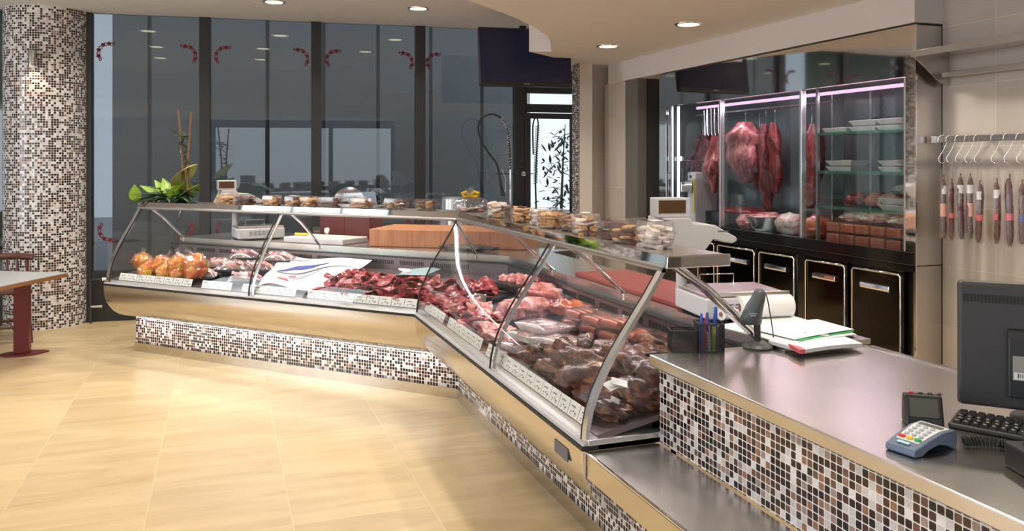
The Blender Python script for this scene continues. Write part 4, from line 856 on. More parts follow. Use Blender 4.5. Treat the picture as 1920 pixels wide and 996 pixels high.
# slices and cuts of raw beef
def cut(seed, r=.060):                          # a folded slice of meat
    rnd = random.Random(seed); mb = MB(); f1, f2, p1 = rnd.uniform(2, 4), rnd.uniform(2, 5), rnd.uniform(0, 6)
    def fn(a, b):
        th = 2 * PI * b; rr = r * (.15 + .95 * a) * (1 + .22 * math.sin(th * 2 + p1) + .12 * math.sin(th * 3 + p1 * 2)); fold = .022 * math.sin(th * 2 + p1) * a + .013 * math.sin(th * f1 + p1 + a * 3) * a
        return (rr * math.cos(th) * .8, rr * math.sin(th) * 1.15, .024 + fold - .012 * a)
    return mb.grid(fn, 7, 26, .007)
protos = [cut(i).mesh('meat_cut', M['beef'], 60) for i in range(6)]; porks = [cut(i + 20, .055).mesh('pork_cut', M['pork'], 60) for i in range(3)]
def cuts(fr, cells, what, place, meshes, group, seed, lifts=(0.0, .022, .045), nm='meat_cut', n_each=3):
    rnd = random.Random(seed); k = 0
    for ci, (u, v) in enumerate(cells):
        for j in range(n_each):
            ju, jv = (.05, .03) if u < 10 else (8, 3)
            p, s, t_ = deckp(fr, u + rnd.uniform(-ju, ju), v + rnd.uniform(-jv, jv), lifts[j % len(lifts)] + .004)
            o = bpy.data.objects.new(nm, rnd.choice(meshes)); C.objects.link(o); o.location = p; o.rotation_euler = (rnd.uniform(-.3, .3), rnd.uniform(-.3, .3), rnd.uniform(0, 6.3)); q = rnd.uniform(.85, 1.15); o.scale = (q, q, q)
            o['label'] = '%s, %s' % (what, place); o['category'] = 'meat'; o['group'] = group; k += 1
cuts('L', [(0.16, 0.15), (0.30, 0.15), (0.43, 0.15), (0.57, 0.15), (0.71, 0.15), (0.84, 0.15), (0.98, 0.15)], 'folded raw beef slice', 'front row behind the cards right of the striped sheet', protos, 'beef slices, front row of left case', 1)
cuts('L', [(0.12, 0.06), (0.26, 0.06), (0.41, 0.06), (0.55, 0.06), (0.69, 0.06), (0.84, 0.06), (0.98, 0.06)], 'folded raw beef slice', 'middle of the pile right of the striped sheet', protos, 'beef slices, middle of left case', 2, (0.01, .035, .06))
cuts('L', [(0.08, -0.04), (0.22, -0.04), (0.36, -0.04), (0.50, -0.04), (0.64, -0.04), (0.78, -0.04), (0.92, -0.04)], 'folded raw beef slice', 'at the back of the pile near the teal paper', protos, 'beef slices, back of left case', 3, (0.015, .04, .06))
for u, v, lb in ((.45, -.19, 'under the teal paper'), (.70, .02, 'in the middle of the beef pile')):
    p, s, t_ = deckp('L', u, v, .002); single('meat_tray', MB().box(-.16, .16, -.11, .11, 0, .022), M['black'], 'flat black tray %s' % lb, 'tray', p, _a + .2, bevel=.006)
p, s, t_ = deckp('L', .42, -.17, .06); mb = MB().grid(lambda a, b: ((a - .5) * .34, (b - .5) * .22, .02 + .012 * math.sin(a * 7) * math.sin(b * 4)), 12, 8, .002)
single('teal_paper', mb, M['teal'], 'teal-grey paper lying over the trays at the back right of the left case', 'paper', p, _a + .25, smooth=60)
# corner of the case
cuts('R', [(.14, .15), (.3, .16), (.48, .16), (.66, .16), (.84, .16), (.2, .05), (.38, .05), (.95, .15)], 'folded raw beef slice', 'behind the cards just right of the case corner', protos, 'beef slices near the case corner', 5)
cuts('R', [(.12, -.08), (.25, -.1), (.38, -.08)], 'dark piece of raw beef', 'on the black tray in the case corner', protos, 'beef on the corner tray', 6, (.03, .05, .07))
cuts('R', [(.62, .07), (.80, .07), (.98, .08), (1.15, .15), (1.3, .15), (.95, .0)], 'pale pink slice of raw pork', 'in front of the second curved glass pane', porks, 'pork slices mid-case', 7, (.01, .03, .05))
p, s, t_ = deckp('R', .27, -.10, .003); single('meat_tray', MB().box(-.12, .12, -.17, .17, 0, .03), M['black'], 'black tray of beef set in the corner of the case', 'tray', p, .5, bevel=.008)
p, s, t_ = deckp('R', .56, .04, .05); t = thing('steel_dish', 'small round steel dish among the beef at the case corner', 'dish', p)
part('dish', MB().lathe([(.001, 0), (.05, 0), (.056, .045), (.062, .047), (.058, .05), (.050, .045), (.046, .006), (.001, .006)], 28), M['chrome'], t, 40)
p, s, t_ = deckp('R', 975, 545, .01); t = thing('deep_tray', 'deep black tray of pink meat chunks at the back of the corner', 'tray', p, .3)
part('tray', MB().box(-.10, .10, -.15, .15, 0, .055), M['black'], t, bevel=.008)
for j in range(9): part('chunk', MB().blob((-.06 + .055 * (j % 3), -.1 + .09 * (j // 3), .07), (.034, .042, .028), .3, 2, 70 + j), M['pork'], t, 60)
joints = [(1015, 566, .0, (.075, .13, .055), 'pork', 'large pale pork joint lying behind the second glass pane', .9), (962, 598, .02, (.075, .10, .055), 'pork', 'rounded pink pork joint nearest the second chrome glass joint', .3), (1000, 592, .02, (.06, .10, .05), 'pork', 'pink pork joint lying right of the rounded one', 1.4),
          (1065, 592, .02, (.05, .10, .045), 'frank', 'orange smoked joint tied with yellow string', .6), (1040, 588, .0, (.05, .07, .04), 'beef', 'small red joint between pork and the orange smoked joint', .2)]
for u, v, lf, r, mt, lb, rz in joints:
    p, s, t_ = deckp('R', u, v, lf); single('meat_joint', MB().blob((0, 0, r[2] * .9), r, .42, 1.5, int(u), nu=28, nv=16, flat=.9), M[mt], lb, 'meat', p, rz, smooth=60)
# flat packs of marbled meat
for i, (u, v, lf, rz, lb) in enumerate(((985, 660, 0, .35, 'lowest and nearest the price cards'), (1040, 668, 0, .25, 'lowest, beside the smoked meat'), (1005, 640, .05, .30, 'in the middle of the stack'), (1052, 650, .05, .42, 'second from top, with pale edge'), (1020, 622, .085, .30, 'topmost and widest, with white reflections'))):
    p, s, t_ = deckp('R', u, v, lf); t = thing('meat_pack', 'flat film-wrapped pack of marbled pink meat, %s' % lb, 'meat pack', p, rz, group='stacked marbled packs')
    part('foam_tray', foam_tray(), M['foam'], t, bevel=.003); part('meat', MB().blob((0, 0, .030), (.072, .112, .020), .25, 2.2, 90 + i), M['fatty'], t, 60)
    part('film', MB().grid(lambda a, b: ((a - .5) * .174, (b - .5) * .254, .037 + .012 * math.sin(PI * a) ** .5 * math.sin(PI * b) ** .5 + .002 * math.sin(a * 40)), 14, 12, .001), M['film'], t, 60)
# orange filmed packs
n_ = 0
for i, (u, v, lf) in enumerate(((1085, 618, 0), (1120, 628, 0), (1155, 640, 0), (1190, 640, 0), (1090, 600, .06), (1125, 612, .06), (1160, 618, .06), (1100, 585, .0), (1140, 600, .0))):
    p, s, t_ = deckp('R', u, v, lf); t = thing('sausage_pack', 'clear pack of orange sausage behind the marbled packs, %s' % ['front left', 'front second', 'front third', 'front right', 'upper left', 'upper middle', 'upper right', 'back left', 'back right'][i], 'meat pack', p, .2, group='orange sausage packs in the right case')
    for j in range(3): part('sausage', MB().tube([(-.040 + .040 * j, -.055, .03), (-.040 + .040 * j, 0, .033), (-.040 + .040 * j, .055, .03)], [.018, .021, .018], 12), M['frank'], t, 60)
    part('film', MB().cbox((0, 0, .03), (.135, .135, .056)), M['film'], t, bevel=.016)
# smoked meats
smk = [(1058, 690, .0, (.055, .12, .06), .5, 'dark smoked sausage-shaped ham with a cut orange end nearest the marbled packs'), (1100, 668, 0, (.05, .10, .05), -.3, 'orange-brown smoked joint behind the packs'), (1040, 715, .0, (.05, .10, .045), .2, 'smoked brown piece right behind the folded price card'),
       (1090, 700, .03, (.06, .11, .055), .9, 'peppered dark smoked ham in the middle of the pile'), (1075, 735, 0, (.06, .11, .05), .1, 'brown smoked ham at the front near the cards'), (1120, 740, .02, (.075, .11, .06), 1.2, 'wrinkled dark smoked ham left of the end frame'), (1110, 772, 0, (.055, .10, .045), .3, 'small smoked piece against the price cards by the end frame'),
       (1150, 690, .02, (.07, .12, .06), .6, 'smoked ham at the back beneath the end glass'), (1185, 720, .03, (.08, .12, .065), .2, 'broad golden-brown smoked ham seen through the end pane, upper'), (1215, 690, .02, (.06, .10, .05), 1.0, 'reddish smoked piece at the upper right of the end pane'), (1160, 765, .0, (.075, .11, .055), .9, 'dark smoked ham at the lower left of the end pane'),
       (1.80, .12, 0, (.055, .09, .05), 1.3, 'small dark smoked piece near the cards in the middle of the smoked pile'), (2.05, .13, 0, (.06, .10, .05), .7, 'reddish smoked piece against the cards left of the end frame'), (2.50, .13, 0, (.06, .09, .045), .2, 'dark smoked piece in the front bottom corner, nearest the end frame'), (2.45, -.02, 0, (.075, .11, .05), 1.0, 'dark smoked ham lying low along the end sill'), (2.48, -.18, 0, (.07, .10, .055), .5, 'brown smoked ham low at the back of the end pane'), (2.3, .12, .0, (.06, .09, .05), .1, 'wrinkled smoked piece just inside the end frame'), (2.2, -.25, .0, (.07, .1, .06), .6, 'dark smoked ham farthest back by the rear grille'),
       (1205, 770, .0, (.08, .11, .06), .4, 'orange-brown smoked ham by the mosaic at the end pane'), (1140, 800, .0, (.05, .09, .035), .2, 'flat dark smoked piece in the front bottom corner of the end pane'), (1190, 800, .0, (.07, .08, .035), 1.1, 'low dark smoked piece along the end sill'), (1225, 735, .03, (.06, .09, .06), .7, 'smoked ham touching the mosaic counter side')]
for i, (u, v, lf, r, rz, lb) in enumerate(smk):
    p, s, t_ = deckp('R', u, v, lf); s = min(s, 2.56); p = W('R', s, t_, DECK(t_) + lf)
    single('smoked_meat', MB().blob((0, 0, r[2] * .9), r, .40, 1.5, 120 + i, nu=34, nv=20, flat=.9), M['smoked'], lb, 'smoked meat', p, rz, group=None, smooth=60)
for i, (u, v, lf, rz, lb) in enumerate(((1182, 712, .13, .5, 'white paper slip lying on the golden-brown smoked ham'), (1152, 752, .12, -.5, 'curled white paper slip on the dark ham near the end frame'), (1185, 800, .07, .3, 'crumpled white tag at the bottom of the end pane'))):
    p, s, t_ = deckp('R', u, v + 20, lf); single('paper_slip', MB().grid(lambda a, b: ((a - .5) * (.075 if i < 2 else .035), (b - .5) * (.055 if i < 2 else .03), .01 * math.sin(a * 3) + .012 * b), 6, 4, .0012), M['paper'], lb, 'paper', p, rz + .6, smooth=60)
single('price_marker', MB().prism([(-.02, 0), (.018, .012), (.028, .045), (-.012, .05)], lambda a, b: (a, 0, b), lambda a, b: (a, .0015, b)), M['paper'], 'small white pointed marker stuck upright between the smoked pieces', 'marker', deckp('R', 1016, 722, .05)[0], .5)
# price cards in the front rail
def price_cards(fr, s0, s1, step, w_, names, grp, skip=()):
    proto = None; n = int((s1 - s0) / step)
    for i in range(n):
        if i in skip: continue
        k = i if fr == 'R' else n - 1 - i
        s = s0 + step * (i + .5); p = W(fr, s, .262, .6185); rz = (_a + PI / 2 + PI) if fr == 'L' else -PI / 2
        lb = names % ORD_(k)
        if proto is None:
            proto = thing('price_card', lb, 'price card', p, rz, group=grp)
            tl = .35; q = lambda x, h, d: (x, -d + math.sin(tl) * h, math.cos(tl) * h)
            mb = MB(); mb.add([q(-w_ / 2, 0, 0), q(w_ / 2, 0, 0), q(w_ / 2, .060, 0), q(-w_ / 2, .060, 0), q(-w_ / 2, 0, -.0012), q(w_ / 2, 0, -.0012), q(w_ / 2, .060, -.0012), q(-w_ / 2, .060, -.0012)], [(0, 1, 2, 3), (7, 6, 5, 4), (0, 4, 5, 1), (2, 6, 7, 3), (1, 5, 6, 2), (0, 3, 7, 4)])
            part('card', mb, M['paper'], proto)
            mb = MB()
            for x0, x1, h, t2 in ((-.30, .12, .040, .004), (-.30, -.12, .020, .003), (-.30, -.16, .012, .003), (-.04, .06, .022, .007), (.12, .32, .018, .005), (.14, .26, .011, .003)):
                mb.add([q(x0 * w_, h, .0006), q(x1 * w_, h, .0006), q(x1 * w_, h + t2, .0006), q(x0 * w_, h + t2, .0006)], [(0, 1, 2, 3)])
            part('print', mb, M['ink'], proto)
        else: dup(proto, p, rz, lb)
def ORD_(k):
    return ORD[k] if k < 20 else 'twenty-' + ORD[k - 20]
price_cards('L', .15, 3.0, .100, .096, 'white price card, %s from the left end of the left case rail', 'price cards in the left case', skip=(9, 15, 19))
price_cards('R', .15, 2.64, .0905, .086, 'white price card, %s from the corner along the right case rail', 'price cards in the right case', skip=(5, 13))

# ================================================================ cookie boxes on the glass-top shelf
def box_shell(w_, d_, h_):
    mb = MB(); c = .02
    def ring(s, z): return [(x * s, y * s, z) for x, y in ((-w_ / 2 + c, -d_ / 2), (w_ / 2 - c, -d_ / 2), (w_ / 2, -d_ / 2 + c), (w_ / 2, d_ / 2 - c), (w_ / 2 - c, d_ / 2), (-w_ / 2 + c, d_ / 2), (-w_ / 2, d_ / 2 - c), (-w_ / 2, -d_ / 2 + c))]
    L = [ring(.84, 0), ring(.97, h_ * .5), ring(1.05, h_ * .53), ring(1.05, h_ * .57), ring(.97, h_ * .60), ring(.90, h_ * .94), ring(.82, h_)]
    v = [p for r in L for p in r]; fs = [tuple(range(7, -1, -1)), tuple(range(48, 56))]
    for j in range(6):
        for i in range(8): fs.append((j * 8 + i, j * 8 + (i + 1) % 8, (j + 1) * 8 + (i + 1) % 8, (j + 1) * 8 + i))
    mb.add(v, fs)
    for x in [-.035 + .0117 * i for i in range(7)]: mb.box(x - .0015, x + .0015, -d_ * .47, -d_ * .455, h_ * .62, h_ * .92).box(x - .0015, x + .0015, d_ * .455, d_ * .47, h_ * .62, h_ * .92)
    return mb
def cookie_mesh(kind):
    mb = MB()
    if kind == 'ring': mb.tube([(.024 * math.cos(a), .024 * math.sin(a), .009) for a in [2 * PI * i / 18 for i in range(18)]], .0095, 10, closed=True)
    elif kind == 'finger': mb.box(-.040, .040, -.012, .012, 0, .014)
    elif kind == 'round': mb.lathe([(.001, 0), (.028, 0), (.031, .005), (.027, .011), (.001, .013)], 20)
    else: mb.lathe([(.001, 0), (.022, 0), (.024, .008), (.018, .014), (.001, .016)], 16)
    return mb
def cookie_box(kinds, n, seed, label, loc, rz, w_=.135, d_=.125, h_=.088, grp='cookie boxes'):
    rnd = random.Random(seed); t = thing('cookie_box', label, 'cookie box', loc, rz, grp); cm = []
    for kd, mt in kinds:
        m_ = cookie_mesh(kd).mesh('cookie', M[mt], 50); cm.append(m_)
    i = 0
    for z in range(5):
        for gx_ in (-.033, .033):
            for gy_ in (-.032, .032):
                if i >= n: break
                o = bpy.data.objects.new('cookie', cm[(i // 2 + rnd.randint(0, 1)) % len(cm)]); C.objects.link(o); o.parent = t
                o.location = (gx_ * w_ / .135 * .80 + rnd.uniform(-.004, .004), gy_ * d_ / .125 * .80 + rnd.uniform(-.004, .004), .004 + z * .0145); o.rotation_euler = (rnd.uniform(-.25, .25), rnd.uniform(-.25, .25), rnd.uniform(-.3, .3)); i += 1
    part('clear_box', box_shell(w_, d_, h_), M['clear'], t, label='clear hinged plastic box')
    if seed % 3 == 0: part('label', MB().box(-.03, .03, -.02, .02, h_ + .0002, h_ + .0012), M['paper'], t)
    return t
K = dict(b=(('finger', 'biscuit'), ('round', 'biscuit')), c=(('round', 'choc'), ('finger', 'choc')), m=(('finger', 'choc'), ('round', 'biscuit')), i=(('ring', 'icing'), ('finger', 'icing')), r=(('round', 'icing'), ('finger', 'biscuit')), d=(('dome', 'choc'), ('dome', 'biscuit')))
Kn = dict(b='golden biscuits', c='dark chocolate biscuits', m='chocolate and plain biscuits', i='white iced rings', r='pale and golden biscuits', d='small chocolate-tipped domes')
for i, (u, k, w_) in enumerate(((420, 'b', .13), (456, 'c', .18), (508, 'b', .16), (548, 'm', .14), (578, 'b', .12), (617, 'c', .20), (676, 'b', .20), (740, 'd', .19), (797, 'd', .19))):
    p = at_plane(u, 390, W('L', 0, -.11, 0), W('L', 1, -.11, 0)); s, t_ = wing_st('L', p); p = W('L', s, -.125, 1.2205)
    cookie_box(K[k], 16, i * 5 + 3, 'clear box of %s on the left shelf, %s from the plant' % (Kn[k], ORD[i]), p, _a + PI / 2, w_ * .92, .115, .078, 'cookie boxes on the left shelf')
for i, (y, x, k, w_, h_) in enumerate(((2.82, 1.575, 'i', .135, .105), (3.03, 1.57, 'm', .135, .105), (3.24, 1.60, 'c', .14, .08), (3.43, 1.56, 'r', .15, .10), (3.63, 1.60, 'm', .13, .09), (3.83, 1.56, 'b', .13, .095), (4.05, 1.59, 'i', .15, .085), (4.27, 1.56, 'b', .13, .08), (4.48, 1.60, 'c', .14, .075), (4.68, 1.56, 'r', .14, .075), (4.88, 1.62, 'i', .14, .07))):
    cookie_box(K[k], 20, i * 7 + 6, 'clear box of %s on the right shelf, %s from its near end' % (Kn[k], ORD[i]), (x, y, 1.2205), PI / 2 + .25 * math.sin(i * 1.7), w_ * 1.0, .125, h_, 'cookie boxes on the right shelf')
p = W('L', -.02, -.13, 1.2205)
t = thing('gift_bag', 'cellophane bag of pink biscuits tied with a yellow bow at the shelf corner', 'bag', p)
for j in range(6): part('cookie', MB().lathe([(.001, 0), (.03, 0), (.033, .006), (.001, .012)], 16, (-.05 + .05 * (j % 3), -.03 + .05 * (j // 3), .006 + .012 * (j % 2))), M['icing'] if j % 2 else M['pork'], t, 50)
part('cellophane', MB().blob((0, 0, .046), (.12, .085, .046), .3, 1.4, 9, flat=.92).tube([(0, .02, .08), (.0, .02, .10), (-.02, .02, .14)], [.03, .014, .06], 10), M['bag'], t, 60)
bw = MB()
for sg in (-1, 1): bw.tube([(0, .02, .105), (sg * .03, .01, .13), (sg * .055, 0, .12), (sg * .05, 0, .10), (0, .02, .10)], [.006, .012, .014, .012, .006], 8)
part('bow', bw, M['yellow'], t, 60)

# ================================================================ arrangement of leaves on the left end
p = W('L', 2.72, -.13, 1.2215); t = thing('plant_arrangement', 'low arrangement of lime leaves and tall bare canes at the left shelf end', 'plant', p)
part('pot', MB().lathe([(.001, 0), (.055, 0), (.065, .04), (.06, .042), (.001, .035)], 20, sx=1.6), M['black'], t, 40)
def leaf(mb, base, tip, w_, droop=.03, n=10, m=0):
    b, e = Vector(base), Vector(tip); d = e - b; sd = d.cross(Vector((0, 0, 1)));
    sd = sd.normalized() if sd.length > 1e-5 else Vector((1, 0, 0))
    def fn(a, c):
        q = b + d * a + Vector((0, 0, droop * math.sin(PI * a))); ww = w_ * (math.sin(PI * min(.98, max(.03, a)) ** .75)); return q + sd * (c - .5) * ww + Vector((0, 0, -abs(c - .5) * ww * .5))
    return mb.grid(fn, n, 4, .0015, m=m)
ux, uy = WING['L'][0]; ax = lambda s, tt, z: (ux * s + WING['L'][1][0] * tt, uy * s + WING['L'][1][1] * tt, z)
rnd = random.Random(5)
def off_px(u, v, F_=None):                       # offset from the pot of a point in the shelf's plane
    q = at_plane(u, v, W('L', 0, -.10, 0), W('L', 1, -.10, 0)); return Vector((q[0] - p[0], q[1] - p[1], q[2] - p[2]))
n_l = 0
for u0, v0, u1, v1, w_, mt in ((320, 378, 262, 348, .13, 'leafl'), (325, 378, 290, 338, .15, 'leafl'), (330, 376, 305, 334, .18, 'leafl'), (335, 378, 338, 340, .20, 'leafl'), (345, 378, 372, 346, .17, 'leafl'), (255, 376, 252, 346, .13, 'leafl'), (345, 370, 352, 338, .17, 'leafl')):
    mb = MB(); a, b = off_px(u0, v0), off_px(u1, v1); leaf(mb, a * .4 + b * .15 + Vector((0, 0, .02)) if n_l != 5 else a, b, w_, .02); part('broad_leaf', mb, M[mt], t, 60); n_l += 1
mb = MB(); leaf(mb, off_px(325, 348), off_px(370, 308), .19, .05, 12); part('spathe', mb, M['spathe'], t, 60, label='large curled pink-green leaf')
for j in range(54):
    mb = MB(); u = rnd.uniform(258, 384); v = rnd.uniform(350, 386) if j % 2 else rnd.uniform(374, 386) ; a = off_px(330 + rnd.uniform(-25, 25), 374); b = off_px(u, v + rnd.uniform(-6, 2)); b += Vector(ax(0, rnd.uniform(-.07, .14), 0)); leaf(mb, a, b, rnd.uniform(.03, .055), .035); part('dark_leaf', mb, M['leaf'], t, 60)
for j, (u0, u1, v1) in enumerate(((345, 334, 206), (352, 359, 210))):
    a, b = off_px(u0, 376), off_px(u1, v1); mb = MB(); mb.tube([a, a * .5 + b * .5 + Vector((.01 * (-1) ** j, 0, 0)), b], [.013, .010, .008], 8); part('cane', mb, M['stick'], t, 60)
for j in range(26):
    v = rnd.uniform(248, 312); c_ = off_px(340 + rnd.uniform(-6, 14), v); an = rnd.uniform(0, 6.3); L_ = rnd.uniform(.05, .10); mb = MB(); leaf(mb, c_, c_ + Vector((math.cos(an) * L_, math.sin(an) * L_, rnd.uniform(0, .06))), .022, .01, 6); part('small_leaf', mb, M['leaf'], t, 60)
part('tape', MB().cbox(off_px(324, 382), (.035, .03, .03)), M['yellow'], t, bevel=.004)

# ================================================================ scales on the rear worktop
def scale(label, loc, rz):
    t = thing('shop_scale', label, 'scale', loc, rz, 'shop scales')
    for sx in (-.15, .15):
        for sy in (-.13, .13): part('foot', MB().lathe([(.001, 0), (.015, 0), (.015, .012), (.001, .012)], 12, (sx, sy, 0)), M['rubber'], t)
    part('body', MB().box(-.19, .19, -.17, .17, .010, .095), M['lgrey'], t, bevel=.008)
    mb = MB()
    for k in range(5):
        for r_ in range(3): mb.box(-.10 + k * .035, -.075 + k * .035, -.1715, -.1695, .04 + r_ * .013, .045 + r_ * .013)
    part('vent_slots', mb, M['ink'], t, kind=None)
    part('platter', MB().box(-.185, .185, -.15, .16, .098, .108).box(-.185, .185, -.152, -.148, .098, .116), M['worksteel'], t, bevel=.003)
    part('wire_guard', MB().tube([(-.08, .15, .108), (-.08, .15, .15), (.08, .15, .15), (.08, .15, .108)], .003, 6), M['chrome'], t, 60)
    part('column', MB().tube([(-.165, .155, .03), (-.165, .155, .27)], .024, 18), M['lgrey'], t, 60)
    # saddle-shaped console with a display box on it
    pr = [(-.22, .255), (-.02, .235), (.03, .275), (.06, .315), (.11, .30), (.15, .295), (.17, .305), (.17, .32), (.07, .375), (-.03, .385), (-.05, .41), (-.17, .41), (-.175, .38), (-.22, .28)]
    mb = MB(); mb.prism(pr, lambda a, b: (a - .12, .05, b), lambda a, b: (a - .12, .24, b)); part('console', mb, M['lgrey'], t, bevel=.006)
    part('display', MB().box(-.315, -.165, .06, .15, .41, .495), M['lgrey'], t, bevel=.005)
    part('display_window', MB().box(-.307, -.185, .0565, .061, .43, .485), M['lcd'], t)
    part('paper_slot', MB().prism([(0, 0), (.05, 0), (.05, .004), (0, .004)], lambda a, b: (-.04 + a, .047, .348 + b), lambda a, b: (-.04 + a, .051, .348 + b)), M['ink'], t)
    return t
p = at_z(1372, 588, .9005); scale('light grey shop scale with raised display on the worktop behind the cookie boxes', (p[0], p[1], .9005), -.15)
p = W('L', 2.36, -.64, .9005); scale('light grey shop scale with brown display window behind the left case', p, math.radians(8))

# things on the rear worktop of the left wing
p = W('L', 1.62, -.63, .9005); t = thing('cutting_board', 'thick white cutting board behind the striped sheet', 'cutting board', p, _a + PI / 2)
part('board', MB().box(-.30, .30, -.16, .16, 0, .045), P('white_board', (.72, .66, .68), .5), t, bevel=.006)
q = W('L', 1.84, -.60, .9465); t = thing('knife', 'knife with yellow handle lying on the white cutting board', 'knife', q, _a + PI / 2 + .1)
part('handle', MB().tube([(-.06, 0, .012), (-.03, 0, .012), (.03, 0, .012), (.065, 0, .012)], [.008, .012, .010, .012], 10), M['yellow'], t, 60); part('blade', MB().prism([(.06, 0), (.20, .0), (.22, .006), (.20, .016), (.06, .022)], lambda a, b: (a, b - .01, .011), lambda a, b: (a, b - .01, .013)), M['chrome'], t)
p = W('L', .30, -.60, .9005); t = thing('knife_roll', 'black cloth roll with handles in front of the orange wooden block', 'knife roll', p, _a + PI / 2)
part('cloth', MB().blob((0, 0, .02), (.20, .07, .022), .35, 2.5, 4, flat=.85), M['black'], t, 60)
for j in range(3): part('knife_handle', MB().tube([(-.10, -.03 + .03 * j, .03), (-.26, -.035 + .035 * j, .022)], [.010, .012], 10), M['rubber'], t, 60)
a, b = at_z(692, 455, .93), at_z(985, 462, .93); cx, cy = (a[0] + b[0]) / 2, (a[1] + b[1]) / 2; an = math.atan2(b[1] - a[1], b[0] - a[0]); L_ = math.hypot(b[0] - a[0], b[1] - a[1])
t = thing('butcher_block', 'thick orange-brown wooden butcher block on the worktop behind the counter corner', 'butcher block', (cx - math.sin(an) * .26, cy + math.cos(an) * .26, 0), an)
part('block', MB().box(-L_ / 2, L_ / 2, -.26, .26, .9008, 1.035), M['wood'], t, bevel=.006); part('band', MB().box(-L_ / 2 - .001, L_ / 2 + .001, -.262, .262, .915, .920), M['wood'], t)
a = at_d(600, 430, 7.4); b = at_d(693, 430, 7.25); an = math.atan2(b[1] - a[1], b[0] - a[0]); L_ = math.hypot(b[0] - a[0], b[1] - a[1])
t = thing('maroon_cabinet', 'dark maroon cabinet standing behind the left counter beside the wooden block', 'cabinet', ((a[0] + b[0]) / 2, (a[1] + b[1]) / 2 , 0), an)
part('cabinet', MB().box(-L_ / 2, L_ / 2, 0, .27, .02, 1.15), M['maroon'], t, bevel=.004); part('cabinet_top', MB().box(-L_ / 2 - .01, L_ / 2 + .01, -.01, .28, 1.15, 1.165), M['steel'], t); part('door_line', MB().box(-.002, .002, -.002, 0, .06, 1.12), M['rubber'], t)
# red cutting boards and film packs on the right rear worktop
t = thing('cutting_board', 'large dark red cutting board on the worktop behind the right case', 'cutting board', W('R', 1.42, -.62, .9005)); part('board', MB().box(-.17, .17, -.62, .55, 0, .02), M['redtray'], t, bevel=.004)

# ================================================================ back area near the partition: table, slicer, pot, sink and spray tap
t = thing('steel_table', 'long steel work table standing in front of the dark partition', 'table', (1.62, 8.17, 0), -.09)
part('tabletop', MB().box(-.78, .88, -.28, .28, .87, .90), M['worksteel'], t, bevel=.003)
for sx in (-.74, .84):
    for sy in (-.25, .25): part('leg', MB().box(sx - .02, sx + .02, sy - .02, sy + .02, 0, .87), M['steel'], t)
p = at_d(662, 372, 8.0); t = thing('meat_slicer', 'bright steel meat slicer on the back table before the partition', 'slicer', (p[0], p[1], .9005), -.1)
part('base', MB().box(-.22, .22, -.17, .17, 0, .10), M['alu'], t, bevel=.02)
part('blade_guard', MB().tube([(-.04, -.06, .26), (-.04, -.02, .26)], .15, 28), M['chrome'], t, 50); part('carriage', MB().cbox((.12, -.05, .30), (.20, .22, .02), 0, .5), M['chrome'], t, bevel=.004); part('motor', MB().box(-.15, .05, 0, .13, .10, .28), M['alu'], t, bevel=.03)
part('knob', MB().lathe([(.001, 0), (.022, 0), (.022, .03), (.001, .03)], 14, (.12, -.14, .12)), M['black'], t, 40)
p = at_d(850, 388, 8.3); t = thing('cooking_pot', 'upturned steel pot with dark side on the back table', 'pot', (p[0], p[1], .9005))
part('pot', MB().lathe([(.001, .30), (.10, .30), (.125, .28), (.15, 0), (.14, 0), (.115, .27), (.001, .28)], 28), M['alu'], t, 40)
# sink with spray tap
t = thing('sink_unit', 'steel sink unit with raised splashback in front of the glazed door', 'sink', (3.0, 8.1, 0), -.09)
part('cabinet', MB().box(-.38, .40, -.28, .22, .02, .86), M['steel'], t, bevel=.003); part('sink_top', MB().box(-.40, .42, -.30, .24, .86, .90), M['worksteel'], t, bevel=.004); part('splashback', MB().box(-.02, .42, .215, .24, .90, 1.06), M['steel'], t, bevel=.003)
def tapx(u, v, F_=8.5): q = at_d(u, v, F_); return Vector(q)
b0 = tapx(957, 395); b0.z = .9005
t = thing('spray_tap', 'tall steel pre-rinse spray tap with coiled hose before the dark pane', 'tap', b0)
rel = lambda u, v, F_=8.5: tapx(u, v, F_) - b0
part('riser', MB().tube([(0, 0, 0), rel(957, 318)], .011, 10), M['chrome'], t, 60)
part('base_flange', MB().lathe([(.001, 0), (.03, 0), (.03, .05), (.02, .06), (.001, .06)], 16), M['chrome'], t, 40)
path = [rel(957, 318), rel(955, 275), rel(951, 240), rel(940, 222), rel(922, 214), rel(905, 220), rel(897, 235), rel(900, 258), rel(915, 285), rel(930, 305), rel(935, 320)]
def smooth_path(pts, n):
    o = []
    for i in range(len(pts) - 1):
        p0 = pts[max(i - 1, 0)]; p1 = pts[i]; p2 = pts[i + 1]; p3 = pts[min(i + 2, len(pts) - 1)]
        for k in range(n):
            f = k / n; o.append(.5 * ((2 * p1) + (p2 - p0) * f + (2 * p0 - 5 * p1 + 4 * p2 - p3) * f * f + (3 * p1 - p0 - 3 * p2 + p3) * f ** 3))
    return o + [pts[-1]]
sp = smooth_path(path, 6); part('hose', MB().tube(sp, .010, 8), M['rubber'], t, 60)  # dark loop is a reflection in the pane, built as solid hose
def coil(pts, r, turns, wr, n=9):
    o = []; N = turns * n
    for i in range(N + 1):
        f = i / N * (len(pts) - 1); k = min(int(f), len(pts) - 2); c_ = pts[k].lerp(pts[k + 1], f - k); d = (pts[k + 1] - pts[k]).normalized(); x = d.orthogonal().normalized(); y = d.cross(x); a = 2 * PI * i / n; o.append(c_ + r * (math.cos(a) * x + math.sin(a) * y))
    return MB().tube(o, wr, 5)
part('spring', coil(smooth_path(path[:4], 6), .017, 26, .0028), M['chrome'], t, 60)
